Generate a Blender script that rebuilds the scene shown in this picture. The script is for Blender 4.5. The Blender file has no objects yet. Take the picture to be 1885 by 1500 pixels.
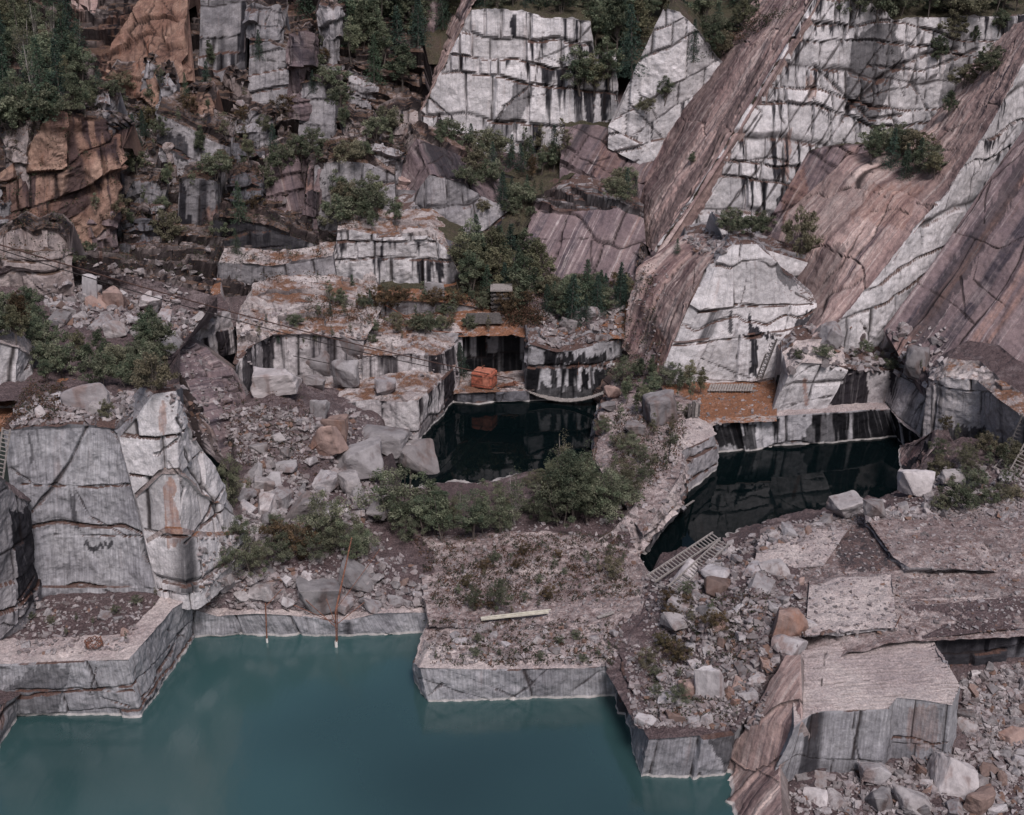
import bpy, math, random
import numpy as np
from mathutils import Vector, Matrix
R = math.radians
Q = 1.0            # mesh fineness (1 = final)
scene = bpy.context.scene
# ------------------------------------------------------------------ camera, sky, sun, exposure
CAMZ, PITCH, FPX, PW, PH = 52.0, 22.0, 2275.0, 1885.0, 1500.0
cam_d = bpy.data.cameras.new('camera'); cam = bpy.data.objects.new('camera', cam_d)
scene.collection.objects.link(cam); cam.location = (0, 0, CAMZ)
cam.rotation_euler = (R(90 - PITCH), 0, 0)
cam_d.sensor_width = 36; cam_d.lens = 36 * FPX / PW; cam_d.clip_end = 2000; cam_d.clip_start = 1
scene.camera = cam
world = bpy.data.worlds.new("World"); scene.world = world; world.use_nodes = True
wn = world.node_tree.nodes; wl = world.node_tree.links
bg = wn['Background']; sky = wn.new('ShaderNodeTexSky'); sky.sky_type = 'NISHITA'
sky.sun_disc = False; SUN_EL, SUN_AZ = 54.0, 163.0      # azimuth clockwise from +Y
sky.sun_elevation = R(SUN_EL); sky.sun_rotation = R(SUN_AZ); sky.dust_density = 4.0; sky.air_density = 1.0
wl.new(sky.outputs[0], bg.inputs[0]); bg.inputs[1].default_value = 0.067
sun_d = bpy.data.lights.new('sun', 'SUN'); sun = bpy.data.objects.new('sun', sun_d)
scene.collection.objects.link(sun); sun_d.energy = 2.1; sun_d.angle = R(17); sun_d.color = (1.0, 0.94, 0.95)
sd = Vector((math.sin(R(SUN_AZ)) * math.cos(R(SUN_EL)), math.cos(R(SUN_AZ)) * math.cos(R(SUN_EL)), math.sin(R(SUN_EL))))
sun.rotation_euler = (-sd).to_track_quat('-Z', 'Y').to_euler(); sun.location = (60, 40, 120)
vs = scene.view_settings; vs.view_transform = 'Standard'; vs.look = 'None'; vs.exposure = 0.38; vs.gamma = 1
scene.cycles.max_bounces = 5; scene.cycles.diffuse_bounces = 3; scene.cycles.glossy_bounces = 2
scene.cycles.transmission_bounces = 2; scene.cycles.transparent_max_bounces = 8
scene.cycles.use_denoising = True

# ------------------------------------------------------------------ projection helpers (photo pixels <-> metres)
SP, CP = math.sin(R(PITCH)), math.cos(R(PITCH))
def ray(px, py):
    a, b = px - PW / 2, PH / 2 - py
    return np.array([a, FPX * CP + b * SP, -FPX * SP + b * CP])
def g(px, py, z=0.0):
    d = ray(px, py); return np.array([0, 0, CAMZ]) + d * ((z - CAMZ) / d[2])
def d(px, py, Y):
    r = ray(px, py); return np.array([0, 0, CAMZ]) + r * (Y / r[1])
def proj(P):
    x, y, z = P[..., 0], P[..., 1], P[..., 2] - CAMZ
    f = y * CP - z * SP; u = y * SP + z * CP
    f = np.where(f < 1, 1, f)
    return PW / 2 + FPX * x / f, PH / 2 - FPX * u / f, f
def G(z, *pts): return [g(p[0], p[1], (p[2] if len(p) > 2 else z)) for p in pts]
def D(Y, *pts): return [d(p[0], p[1], (p[2] if len(p) > 2 else Y)) for p in pts]
def lift(rail, z, jit=0.0, seed=0):
    rnd = random.Random(seed); o = []
    for i, p in enumerate(rail):
        zz = z[i] if isinstance(z, (list, tuple)) else z
        o.append(np.array([p[0], p[1], zz + rnd.uniform(-jit, jit)]))
    return o
def drop(rail, dz): return [np.array([p[0], p[1], p[2] - dz]) for p in rail]
def push(rail, dx=0, dy=0, dz=0): return [np.array([p[0] + dx, p[1] + dy, p[2] + dz]) for p in rail]
def over(rail, pts, back=0.0):
    """points above a base rail: photo pixel (px, py) at the base point's own distance (+ set-back)"""
    return [d(q[0], q[1], p[1] + back + (q[2] if len(q) > 2 else 0)) for p, q in zip(rail, pts)]

# ------------------------------------------------------------------ noise
def _h(ix, iy, iz, s=0):
    h = (ix.astype(np.uint32) * np.uint32(374761393) + iy.astype(np.uint32) * np.uint32(668265263)
         + iz.astype(np.uint32) * np.uint32(2147483647 - 61) + np.uint32((s * 974634777) & 0xffffffff))
    h = (h ^ (h >> np.uint32(13))) * np.uint32(1274126177)
    h = (h ^ (h >> np.uint32(16))) * np.uint32(2246822519)
    return ((h ^ (h >> np.uint32(15))) & np.uint32(0xffffff)).astype(np.float32) / np.float32(0xffffff)
def hsh(a, b=0, s=0):
    a = np.asarray(a).astype(np.int64); b = np.broadcast_to(np.asarray(b).astype(np.int64), a.shape)
    return _h(a.astype(np.int32), b.astype(np.int32), np.zeros(a.shape, np.int32), s)
def vn(x, y, z=None, s=0):
    x = np.asarray(x, np.float32); y = np.broadcast_to(np.asarray(y, np.float32), x.shape)
    z = np.zeros(x.shape, np.float32) if z is None else np.broadcast_to(np.asarray(z, np.float32), x.shape)
    xi, yi, zi = np.floor(x), np.floor(y), np.floor(z)
    fx, fy, fz = x - xi, y - yi, z - zi
    xi, yi, zi = xi.astype(np.int32), yi.astype(np.int32), zi.astype(np.int32)
    fx = fx * fx * (3 - 2 * fx); fy = fy * fy * (3 - 2 * fy); fz = fz * fz * (3 - 2 * fz)
    o = 0
    flat = not z.any()
    for a in (0, 1):
        for b in (0, 1):
            w = (fx if a else 1 - fx) * (fy if b else 1 - fy)
            if flat: o = o + w * _h(xi + a, yi + b, zi, s)
            else: o = o + w * ((1 - fz) * _h(xi + a, yi + b, zi, s) + fz * _h(xi + a, yi + b, zi + 1, s))
    return o
def fbm(x, y, z=None, s=0, o=4):
    r = 0; a = 0.5; t = 0
    for i in range(o):
        r = r + a * vn(x * 2 ** i, y * 2 ** i, None if z is None else z * 2 ** i, s + i); t += a; a *= .5
    return r / t
def ss(a, b, x):
    t = np.clip((x - a) / (b - a), 0, 1); return t * t * (3 - 2 * t)

# ------------------------------------------------------------------ tagging
NAMES = {}
def tag(o, label=None, cat=None, group=None, kind=None):
    if label: o['label'] = label
    if cat: o['category'] = cat
    if group: o['group'] = group
    if kind: o['kind'] = kind
    return o
def link(o): scene.collection.objects.link(o); return o
def mesh_np(name, V, F, mats=(), midx=None, uv=None, col=None, smooth=False):
    """V (n,3), F (m,4) or (m,3) arrays -> object"""
    me = bpy.data.meshes.new(name); V = np.asarray(V, np.float32); F = np.asarray(F, np.int32)
    k = F.shape[1]; m = len(F)
    me.vertices.add(len(V)); me.vertices.foreach_set('co', V.ravel())
    me.loops.add(m * k); me.loops.foreach_set('vertex_index', F.ravel())
    me.polygons.add(m); me.polygons.foreach_set('loop_start', np.arange(0, m * k, k, dtype=np.int32))
    me.polygons.foreach_set('loop_total', np.full(m, k, np.int32))
    if midx is not None: me.polygons.foreach_set('material_index', np.asarray(midx, np.int32))
    for mt in mats: me.materials.append(mt)
    if uv is not None:
        l = me.uv_layers.new(name='uvm'); l.data.foreach_set('uv', np.asarray(uv, np.float32)[F.ravel()].ravel())
    if col is not None:
        a = me.color_attributes.new('msk', 'FLOAT_COLOR', 'POINT'); a.data.foreach_set('color', np.asarray(col, np.float32).ravel())
    me.polygons.foreach_set('use_smooth', np.full(m, smooth))
    me.update(calc_edges=True); me.validate()
    return bpy.data.objects.new(name, me)
# ------------------------------------------------------------------ materials
class NT:
    def __init__(s, name):
        s.m = bpy.data.materials.new(name); s.m.use_nodes = True; s.t = s.m.node_tree; s.n = s.t.nodes; s.l = s.t.links
        s.b = s.n['Principled BSDF']
    def node(s, typ, **kw):
        n = s.n.new(typ)
        for k, v in kw.items():
            if k == 'ins':
                for i, val in v.items():
                    if hasattr(val, 'is_output') or isinstance(val, bpy.types.NodeSocket): s.l.new(val, n.inputs[i])
                    else: n.inputs[i].default_value = val
            else: setattr(n, k, v)
        return n
    def mapping(s, vec, scale=(1, 1, 1), loc=(0, 0, 0)):
        return s.node('ShaderNodeMapping', ins={0: vec, 'Scale': scale, 'Location': loc}).outputs[0]
    def noise(s, vec, scale, detail=4, rough=.6, dist=0.0):
        n = s.node('ShaderNodeTexNoise', ins={'Vector': vec, 'Scale': scale, 'Detail': detail, 'Roughness': rough, 'Distortion': dist}); return n.outputs[0]
    def ramp(s, fac, a, b, ca=0.0, cb=1.0, mode='SMOOTHSTEP'):
        n = s.node('ShaderNodeMapRange', ins={0: fac, 1: a, 2: b, 3: ca, 4: cb}); n.interpolation_type = mode; return n.outputs[0]
    def math(s, op, a, b=0.0, clamp=False):
        n = s.node('ShaderNodeMath', operation=op, use_clamp=clamp, ins={0: a, 1: b}); return n.outputs[0]
    def mix(s, fac, a, b, blend='MIX'):
        n = s.node('ShaderNodeMix', data_type='RGBA', blend_type=blend)
        for i, v in ((0, fac), (6, a), (7, b)):
            if isinstance(v, bpy.types.NodeSocket): s.l.new(v, n.inputs[i])
            elif isinstance(v, tuple): n.inputs[i].default_value = v + (1,) if len(v) == 3 else v
            else: n.inputs[i].default_value = v
        return n.outputs[2]
def c3(v): return tuple(v)
def rock_mat(name, A, B, dark=(.022, .021, .026), streak=.5, rust=.15, dirt=(.075, .042, .034), dirt_amt=.9,
             sscale=(2.2, .12), rough=.85, bump=.35, band=None, crackc=(.02, .015, .016), pale=None, dlo=.62, speck=.5, patchy=0, tool=0):
    """weathered granite: two stone tones, run-off streaks along uv v, rust, block-to-block tone, joints, debris on flat parts"""
    t = NT(name); at = t.node('ShaderNodeAttribute', attribute_name='msk')
    sep = t.node('ShaderNodeSeparateColor', ins={0: at.outputs[0]}); crack, stain, rnd = sep.outputs; orange = at.outputs['Alpha']
    uv = t.node('ShaderNodeUVMap', uv_map='uvm').outputs[0]
    geo = t.node('ShaderNodeNewGeometry'); pos = geo.outputs['Position']
    n1 = t.noise(pos, .22, 5, .62); n2 = t.noise(pos, 1.6, 5, .65); n3 = t.noise(pos, 7.0, 3, .7)
    s1 = t.noise(t.mapping(uv, (sscale[0], sscale[1], 1)), 1.0, 4, .7)
    s2 = t.noise(t.mapping(uv, (sscale[0] * .25, sscale[1] * .45, 1), (17, 3, 0)), 1.0, 4, .65)
    s3 = t.noise(t.mapping(uv, (sscale[0] * 2.8, sscale[1] * 2.5, 1), (7, 31, 0)), 1.0, 3, .6)
    col = t.mix(t.ramp(n1, .35, .65), A, B)
    if pale: col = t.mix(t.ramp(s2, .52, .66), col, pale)
    if band:   # long weathered bands running with the slope
        for bc, lo, hi, k in band:
            nb = t.noise(t.mapping(uv, (sscale[0] * k, sscale[1] * k * .6, 1), (k * 90, k * 40, 0)), 1.0, 5, .68, .25)
            col = t.mix(t.math('MULTIPLY', t.ramp(nb, lo, hi), t.ramp(t.noise(pos, .3 + .2 * k, 4, .65), .3, .58, .25, 1.0)), col, bc)
    lich = t.ramp(t.noise(pos, 1.1, 5, .75), .56, .7); col = t.mix(t.math('MULTIPLY', lich, .3), col, (.13, .115, .115))
    val = t.math('ADD', t.math('MULTIPLY', rnd, .34), .82)
    val = t.math('MULTIPLY', val, t.ramp(n2, .25, .8, .78, 1.16))
    val = t.math('MULTIPLY', val, t.ramp(n3, .3, .7, 1 - .3 * speck, 1 + .25 * speck))
    if tool:
        tm = t.node('ShaderNodeMapping', ins={0: uv, 'Rotation': (0, 0, .42), 'Scale': (7.0, .5, 1)}).outputs[0]
        val = t.math('MULTIPLY', val, t.ramp(t.noise(tm, 1.0, 3, .6), .35, .65, 1 - tool, 1 + tool * .8))
    vc = t.node('ShaderNodeCombineColor', ins={0: val, 1: val, 2: val}).outputs[0]
    col = t.mix(1.0, col, vc, 'MULTIPLY')
    fs = t.math('MULTIPLY', t.ramp(t.math('ADD', t.math('MULTIPLY', s1, .7), t.math('MULTIPLY', s2, .3)), .5, .68), streak)
    col = t.mix(fs, col, dark)
    ru = t.math('MULTIPLY', t.ramp(t.noise(t.mapping(uv, (.9, .1, 1), (44, 9, 0)), 1.0, 4, .6), .6, .74), rust)
    col = t.mix(ru, col, (.2, .075, .04))
    on = t.math('MULTIPLY', orange, t.ramp(t.math('ADD', t.math('MULTIPLY', n2, .5), t.math('MULTIPLY', s1, .5)), .28, .6), clamp=True)
    oc = t.mix(t.ramp(n2, .35, .7), (.17, .062, .038), (.29, .17, .125))
    col = t.mix(t.math('MULTIPLY', on, .9), col, oc)
    sm = t.math('MULTIPLY', stain, t.ramp(t.math('ADD', t.math('MULTIPLY', s3, .6), t.math('MULTIPLY', s1, .4)), .22, .5, .55, 1.0), clamp=True)
    col = t.mix(sm, col, dark)
    col = t.mix(t.math('MULTIPLY', crack, .92), col, crackc)
    # debris and needles lying where the stone is flat
    nz = t.node('ShaderNodeSeparateXYZ', ins={0: geo.outputs['Normal']}).outputs[2]
    fl = t.math('ADD', nz, t.math('MULTIPLY', t.math('SUBTRACT', n2, .5), .5))
    fl = t.math('MULTIPLY', t.ramp(fl, dlo, dlo + .22), dirt_amt)
    if patchy: fl = t.math('MULTIPLY', fl, t.ramp(t.math('ADD', t.math('MULTIPLY', n1, .5), t.math('MULTIPLY', t.noise(pos, .6, 4, .6), .5)), .46, .56))
    dc = t.mix(t.ramp(n3, .3, .7), tuple(x * .55 for x in dirt), tuple(x * 1.5 for x in dirt))
    col = t.mix(fl, col, dc)
    pz = t.node('ShaderNodeSeparateXYZ', ins={0: pos}).outputs[2]      # pale mineral line left by the water
    wl_ = t.math('MULTIPLY', t.ramp(t.math('ADD', pz, t.math('MULTIPLY', n2, .12)), .2, .3, .7, 0.0), t.ramp(pz, -.25, -.05))
    col = t.mix(wl_, col, (.5, .47, .46)); col = t.mix(t.ramp(pz, -.6, -.1, .85, 0), col, (.03, .045, .04))
    t.l.new(col, t.b.inputs['Base Color']); t.b.inputs['Roughness'].default_value = rough
    t.b.inputs['Specular IOR Level'].default_value = .14
    hgt = t.math('ADD', t.math('MULTIPLY', n2, .6), t.math('MULTIPLY', n3, .25)); hgt = t.math('ADD', hgt, t.math('MULTIPLY', s1, .25))
    bp = t.node('ShaderNodeBump', ins={'Strength': bump, 'Distance': .5, 'Height': hgt}); t.l.new(bp.outputs[0], t.b.inputs['Normal'])
    return t.m
PALE = (.59, .56, .575); GREY = (.27, .265, .285); MID = (.34, .32, .335)
M_ = {}
M_['pale'] = rock_mat('pale_granite', PALE, (.44, .42, .435), streak=.42, rust=.25)
M_['grey'] = rock_mat('sawn_grey_granite', (.31, .305, .325), (.215, .21, .23), streak=.45, rust=.15, sscale=(3.4, .35), speck=.35, bump=.28, tool=.2)
M_['mid'] = rock_mat('weathered_granite', MID, (.2, .19, .205), streak=.62, rust=.3)
M_['dark'] = rock_mat('dark_wet_granite', (.17, .165, .185), (.09, .088, .1), streak=.75, rust=.35)
M_['black'] = rock_mat('black_stained_granite', (.42, .41, .43), (.30, .29, .31), streak=.98, rust=.25, dark=(.007, .007, .009), sscale=(.9, .05))
M_['stripe'] = rock_mat('striped_granite', (.46, .43, .44), (.34, .31, .32), streak=.95, rust=.35, dark=(.02, .017, .021), sscale=(1.6, .05))
M_['crag'] = rock_mat('broken_crag', (.34, .29, .285), (.2, .16, .155), streak=.35, rust=.6, bump=.7, dirt=(.085, .052, .038), sscale=(1.3, .3), dlo=.7)
M_['pink'] = rock_mat('pink_sheet_rock', (.36, .255, .235), (.285, .2, .19), streak=.0, rust=.1, sscale=(.9, .035), dirt_amt=.35, dlo=.85,
    band=[((.50, .40, .375), .46, .6, 1.0), ((.17, .11, .11), .5, .62, .45), ((.05, .042, .055), .55, .66, 1.3), ((.5, .41, .39), .56, .68, 2.1)])
M_['purple'] = rock_mat('purple_sheet_rock', (.2, .15, .155), (.14, .105, .115), streak=.0, rust=.1, sscale=(1.0, .04), dirt_amt=.35, dlo=.85,
    band=[((.34, .28, .28), .5, .66, 1.2), ((.06, .05, .062), .48, .62, .6), ((.29, .18, .155), .54, .68, .3), ((.38, .33, .33), .58, .68, 2.3)])
M_['orange'] = rock_mat('orange_rock', (.33, .22, .175), (.2, .115, .09), streak=.8, rust=.8, sscale=(1.1, .07), dark=(.06, .04, .042), bump=.6, dirt_amt=.5)
M_['top'] = rock_mat('trodden_stone', (.42, .36, .355), (.25, .2, .2), streak=.0, rust=.1, dirt=(.12, .08, .076), dirt_amt=.95, dlo=.86, bump=.7, speck=1.0)
M_['paletop'] = rock_mat('pale_stone_top', (.47, .41, .40), (.34, .285, .285), streak=.25, rust=.15, dirt=(.17, .11, .095), dirt_amt=.8, dlo=.97, bump=.6, dark=(.12, .09, .09), sscale=(.25, 2.4), speck=1.0)
M_['needle'] = rock_mat('needle_litter', (.33, .28, .27), (.2, .16, .16), streak=.0, dirt=(.19, .088, .05), dirt_amt=.95, dlo=.72, bump=.6, speck=1.0)
M_['ledge'] = rock_mat('plated_ledge', (.46, .41, .405), (.28, .235, .235), streak=.3, rust=.2, dirt=(.15, .078, .05), dirt_amt=.95, dlo=.66, bump=.7, dark=(.09, .07, .07), sscale=(.3, 2.0), speck=1.0, patchy=1)
M_['rubble'] = rock_mat('rubble_ground', (.2, .16, .165), (.11, .085, .09), streak=.0, dirt=(.085, .06, .062), dirt_amt=.8, dlo=.7, bump=1.0, speck=1.0)
M_['soil'] = rock_mat('forest_floor', (.10, .075, .065), (.05, .05, .035), streak=.0, dirt=(.06, .055, .034), dirt_amt=.7, bump=1.0, speck=1.0)
MI = {}
# ------------------------------------------------------------------ rock masses: rails lofted, broken into joint blocks
ZB = {}                       # splatted view of the finished ground: cell -> nearest point, used to stand things on it
CELL = 3.0
GW, GH = int(PW / CELL) + 200, int(PH / CELL) + 200
zb_d = np.full((GH, GW), 1e9, np.float32); zb_p = np.zeros((GH, GW, 3), np.float32); zb_id = np.full((GH, GW), -1, np.int32)
MASS_NAMES = []
def splat(P, mid):
    px, py, f = proj(P)
    ix = (px / CELL).astype(np.int32) + 100; iy = (py / CELL).astype(np.int32) + 100
    ok = (ix >= 0) & (ix < GW) & (iy >= 0) & (iy < GH) & (f > 1)
    ix, iy, f, Pk = ix[ok], iy[ok], f[ok], P[ok]
    o = np.argsort(-f); ix, iy, f, Pk = ix[o], iy[o], f[o], Pk[o]
    t_d = np.full((GH, GW), 1e9, np.float32); t_p = np.zeros((GH, GW, 3), np.float32)
    t_d[iy, ix] = f; t_p[iy, ix] = Pk
    m = t_d < zb_d
    zb_d[m] = t_d[m]; zb_p[m] = t_p[m]; zb_id[m] = mid
def hit(px, py, r=3):
    ix = int(px / CELL) + 100; iy = int(py / CELL) + 100
    for k in range(r + 1):
        a = zb_d[max(0, iy - k):iy + k + 1, max(0, ix - k):ix + k + 1]
        if a.size and a.min() < 1e8:
            j = np.unravel_index(np.argmin(a), a.shape)
            return zb_p[max(0, iy - k) + j[0], max(0, ix - k) + j[1]].astype(float), zb_id[max(0, iy - k) + j[0], max(0, ix - k) + j[1]]
    return None, -1
def resample(rails, n):
    same = len({len(r) for r in rails}) == 1
    out = []
    if same:
        A = np.array([np.array(r) for r in rails]); L = np.linalg.norm(np.diff(A, axis=1), axis=2).mean(0) + 1e-6
        t = np.concatenate([[0], np.cumsum(L)]); ts = np.linspace(0, t[-1], n)
        for r in A: out.append(np.stack([np.interp(ts, t, r[:, k]) for k in range(3)], 1))
    else:
        for r in rails:
            r = np.array(r); L = np.linalg.norm(np.diff(r, axis=0), axis=1) + 1e-6
            t = np.concatenate([[0], np.cumsum(L)]); t /= t[-1]; ts = np.linspace(0, 1, n)
            out.append(np.stack([np.interp(ts, t, r[:, k]) for k in range(3)], 1))
    return np.array(out)
def inpoly(px, py, poly):
    r = np.zeros(px.shape, bool); n = len(poly)
    for i in range(n):
        x1, y1 = poly[i]; x2, y2 = poly[(i + 1) % n]
        c = (y1 > py) != (y2 > py)
        with np.errstate(divide='ignore', invalid='ignore'):
            xx = (x2 - x1) * (py - y1) / (y2 - y1 + 1e-9) + x1
        r ^= c & (px < xx)
    return r
def segdist(px, py, line):
    dm = np.full(px.shape, 1e9, np.float32)
    for (x1, y1), (x2, y2) in zip(line[:-1], line[1:]):
        dx, dy = x2 - x1, y2 - y1; t = np.clip(((px - x1) * dx + (py - y1) * dy) / (dx * dx + dy * dy + 1e-9), 0, 1)
        dm = np.minimum(dm, np.hypot(px - x1 - t * dx, py - y1 - t * dy))
    return dm
def joints(u, v, sd, h, w, merge=.25, warp=.5, lean=0.0, tilt=0.0):
    """rows of irregular blocks; returns row, block random, metres to nearest joint, fraction below row top"""
    wx = (fbm(u * .12, v * .12, s=sd, o=2) - .5) * 2; wy = (fbm(u * .1 + 9, v * .1, s=sd + 5, o=3) - .5) * 2
    rc = (v + tilt * u) / h + wy * warp * 1.1 + (vn(u * .5, v * .5, s=sd + 6) - .5) * .09
    rc = rc + .32 * np.sin(rc * 2.1 + sd) * .8
    row = np.floor(rc); fr = rc - row
    ws = w * (.65 + .8 * hsh(row, 3, sd))
    cc = (u + lean * v) / ws + 31 * hsh(row, 7, sd) + wx * warp * .6 + .25 * np.sin(1.7 * u / ws + row)
    col = np.floor(cc); fc = cc - col
    L = hsh(row, col, sd + 1) > merge; Rr = hsh(row, col + 1, sd + 1) > merge
    bid = np.where(L, col, col - 1)
    dc = np.minimum(np.where(L, fc, 9) * ws, np.where(Rr, 1 - fc, 9) * ws)
    dr = np.minimum(fr, 1 - fr) * h
    return row, hsh(row, bid, sd + 2), np.minimum(dc, dr), fr, bid
PAINT = {}     # mass name -> list of (channel, polygon in photo pixels, strength)
STATS = []
def mass(name, rails, segs, seed=1, res=1.0, label=None, cracks=(), paint=(), cap=True, kindd='structure', close=None):
    rng = random.Random(seed); segs = [dict(q) for q in segs]
    if segs[0].get('t') == 'hid' and len(segs) > 1 and segs[1].get('t') in ('face', 'slope', 'crag'): segs[0] = dict(segs[1])
    allp = np.concatenate([np.array(r) for r in rails]); dist = np.clip(np.linalg.norm(allp - np.array([0, 0, CAMZ]), axis=1), 45, 260)
    step = float(np.median(dist)) / 1236 * 1.55 * res / Q
    vis = [i for i, s in enumerate(segs) if s.get('t') != 'hid']
    Ls = [np.linalg.norm(np.diff(np.array(rails[i + k]), axis=0), axis=1).sum() for i in vis for k in (0, 1)]
    nu = int(np.clip(max(Ls) / step, 6, 1100)) + 1
    RR = resample(rails, nu)
    rows = []; sid = []; vv = []
    for i, s in enumerate(segs):
        dd = np.linalg.norm(RR[i + 1] - RR[i], axis=1)
        dd = float(np.percentile(dd, 80))
        f = s.get('foreshort', 1.0)
        nv = 3 if s.get('t') == 'hid' else int(np.clip(dd / step / f, 3, 900))
        for k in range(nv if i < len(segs) - 1 else nv + 1):
            t = k / nv; rows.append(RR[i] * (1 - t) + RR[i + 1] * t); sid.append(i); vv.append(t * dd)
    P = np.array(rows).astype(np.float64); sid = np.array(sid); nr = len(P)
    # normals of the plain shape
    du = np.gradient(P, axis=1); dv = np.gradient(P, axis=0)
    N = np.cross(du, dv); ln = np.linalg.norm(N, axis=2, keepdims=True) + 1e-9; N = N / ln
    C0 = P.reshape(-1, 3).mean(0)
    col = np.zeros((nr, nu, 4), np.float32); col[..., 2] = .5
    UV = np.zeros((nr, nu, 2), np.float32); disp = np.zeros((nr, nu), np.float32)
    arc = np.concatenate([[0], np.cumsum(np.linalg.norm(np.diff(P[0][:, :2], axis=0), axis=1))])
    voff = 0
    mats = []; mid_of = []
    PX0, PY0, _ = proj(P)
    for i, s in enumerate(segs):
        m = np.where(sid == i)[0]; a, b = m[0], m[-1] + 1
        S = P[a:b]; t = s.get('t', 'top'); sd = seed * 37 + i * 11
        mode = s.get('uv', 'plan' if t == 'face' else 'grid')
        if mode == 'plan': u = np.broadcast_to(arc, S.shape[:2]); v = -S[..., 2]
        elif mode == 'xy': u = S[..., 0] + .12 * S[..., 1]; v = S[..., 1] - .12 * S[..., 0]
        elif mode == 'x':
            q = S.reshape(-1, 3); e = q[:, :2] - q[:, :2].mean(0); w_, vec = np.linalg.eigh(e.T @ e); ax = vec[:, 1]; ax = ax * np.sign(ax[0] + 1e-9)
            u = S[..., 0] * ax[0] + S[..., 1] * ax[1]; v = -S[..., 2]
        else:
            al = np.concatenate([[0], np.cumsum(np.linalg.norm(np.diff(P[(a + b) // 2], axis=0), axis=1))])
            vl = np.linalg.norm(np.diff(S, axis=0), axis=2).mean(1); vl = np.concatenate([[0], np.cumsum(vl)])
            u = np.broadcast_to(al, S.shape[:2]); v = np.broadcast_to(vl[:, None], S.shape[:2])
            if mode == 'gridT': u, v = v, u
            if mode == 'dip':     # streaks run straight down the steepest line of the sheet
                n = N[a:b].reshape(-1, 3).mean(0); n /= np.linalg.norm(n); dn = np.array([0, 0, -1.]) - n * (-n[2]); dn /= np.linalg.norm(dn) + 1e-9
                if 'dirv' in s: q = s['dirv'][1] - s['dirv'][0]; q = q / np.linalg.norm(q); q = q - n * (q @ n); dn = -q / np.linalg.norm(q)
                dn2 = dn + s.get('skew', 0) * np.cross(n, dn); dn2 /= np.linalg.norm(dn2); hx = np.cross(n, dn2)
                u = S @ hx; v = S @ dn2
        u = u.astype(np.float32); v = v.astype(np.float32)
        UV[a:b, :, 0] = u; UV[a:b, :, 1] = v
        x, y, z = [S[..., k].astype(np.float32) for k in range(3)]
        cr = 0; st = 0; dpl = 0
        if t == 'face' or t == 'slope':
            h, w = s.get('h', 3.0), s.get('w', 3.0)
            row, rnd, de, fr, bid = joints(u, v, sd, h, w, s.get('merge', .25), s.get('warp', .35), s.get('lean', 0.), s.get('tilt', 0.))
            cw = s.get('cw', .035 + .00035 * float(np.median(dist))); amp = s.get('amp', .22)
            cr = ss(1, .25, de / (cw * (.35 + 1.9 * vn(u * .45, v * .45, s=sd + 9) ** 1.5)))
            cr = cr * s.get('crack', 1.0)
            gw = max(.1, 1.7 * step); fa = ss(0, gw, de); dpl = (rnd - .5) * 2 * amp * fa - s.get('cd', .22) * (1 - fa) * s.get('crack', 1.0)
            ft = fr * 1.0
            dpl = dpl + amp * .6 * (hsh(row, bid, sd + 4) - .5) * (fr - .5) * 2 * fa
            # natural cross joints
            k2 = s.get('cross', .5)
            if k2:
                z1 = fbm(u * .05 + 5, v * .05, s=sd + 20, o=2) - .5
                e1 = np.zeros(u.shape, np.float32); u0, u1, v0, v1 = float(u.min()), float(u.max()), float(v.min()), float(v.max())
                nl = int(min(46, (u1 - u0) * (v1 - v0) / 42 * k2)) + 1; a0 = rng.choice([.5, -.6, .9])
                for _l in range(nl):
                    ax_, ay_ = rng.uniform(u0, u1), rng.uniform(v0, v1); ang = rng.choice([a0, a0 + 1.7, a0 + .9]) + rng.uniform(-.35, .35); pl = [(ax_, ay_)]; Lc = rng.uniform(1.2, 3.6)
                    for _k in range(rng.randint(2, 5)): ang += rng.uniform(-.4, .4); ax_ += math.cos(ang) * Lc * rng.uniform(.5, 1.3); ay_ += math.sin(ang) * Lc * rng.uniform(.5, 1.3); pl.append((ax_, ay_))
                    bx = np.array(pl); mk = (u > bx[:, 0].min() - .5) & (u < bx[:, 0].max() + .5) & (v > bx[:, 1].min() - .5) & (v < bx[:, 1].max() + .5)
                    if not mk.any(): continue
                    jn = (vn(u[mk] * 1.3, v[mk] * 1.3, s=sd + _l) - .5) * .35
                    dd_ = np.abs(segdist(u[mk], v[mk], pl) + jn * .5); wd_ = cw * rng.uniform(.6, 1.5) * 1.1
                    e1[mk] = np.maximum(e1[mk], ss(wd_ * 1.2, wd_ * .2, dd_))
                cr = np.maximum(cr, np.clip(e1, 0, 1) * .85); dpl = dpl - .12 * np.clip(e1, 0, 1) + .3 * amp * np.clip(z1 * 40, -1, 1)
            dn_ = s.get('stain', .35)
            if dn_ > 0:
                nn = .55 * vn(u * 1.3, row * 3.1, s=sd + 30) + .3 * vn(u * 3.4, row * 7.7, s=sd + 31) + .15 * vn(u * 8., row, s=sd + 32)
                clus = vn(u * .12, v * .1, s=sd + 33)
                st = ss(0, .09, nn - (1.02 - dn_ * (.55 + .75 * clus)) - fr * (.32 - .25 * dn_))
                wide = vn(u * .33, v * .015, s=sd + 34)
                st = np.maximum(st, ss(1 - dn_ * .42, 1 - dn_ * .42 + .05, wide) * .9)
                st = np.maximum(st, ss(.45, .0, de) * .4 * dn_)
            dpl = dpl + (fbm(x * .15, y * .15, z * .15, s=sd + 40, o=3) - .5) * s.get('bulge', .7)
            col[a:b, :, 2] = rnd
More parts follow.
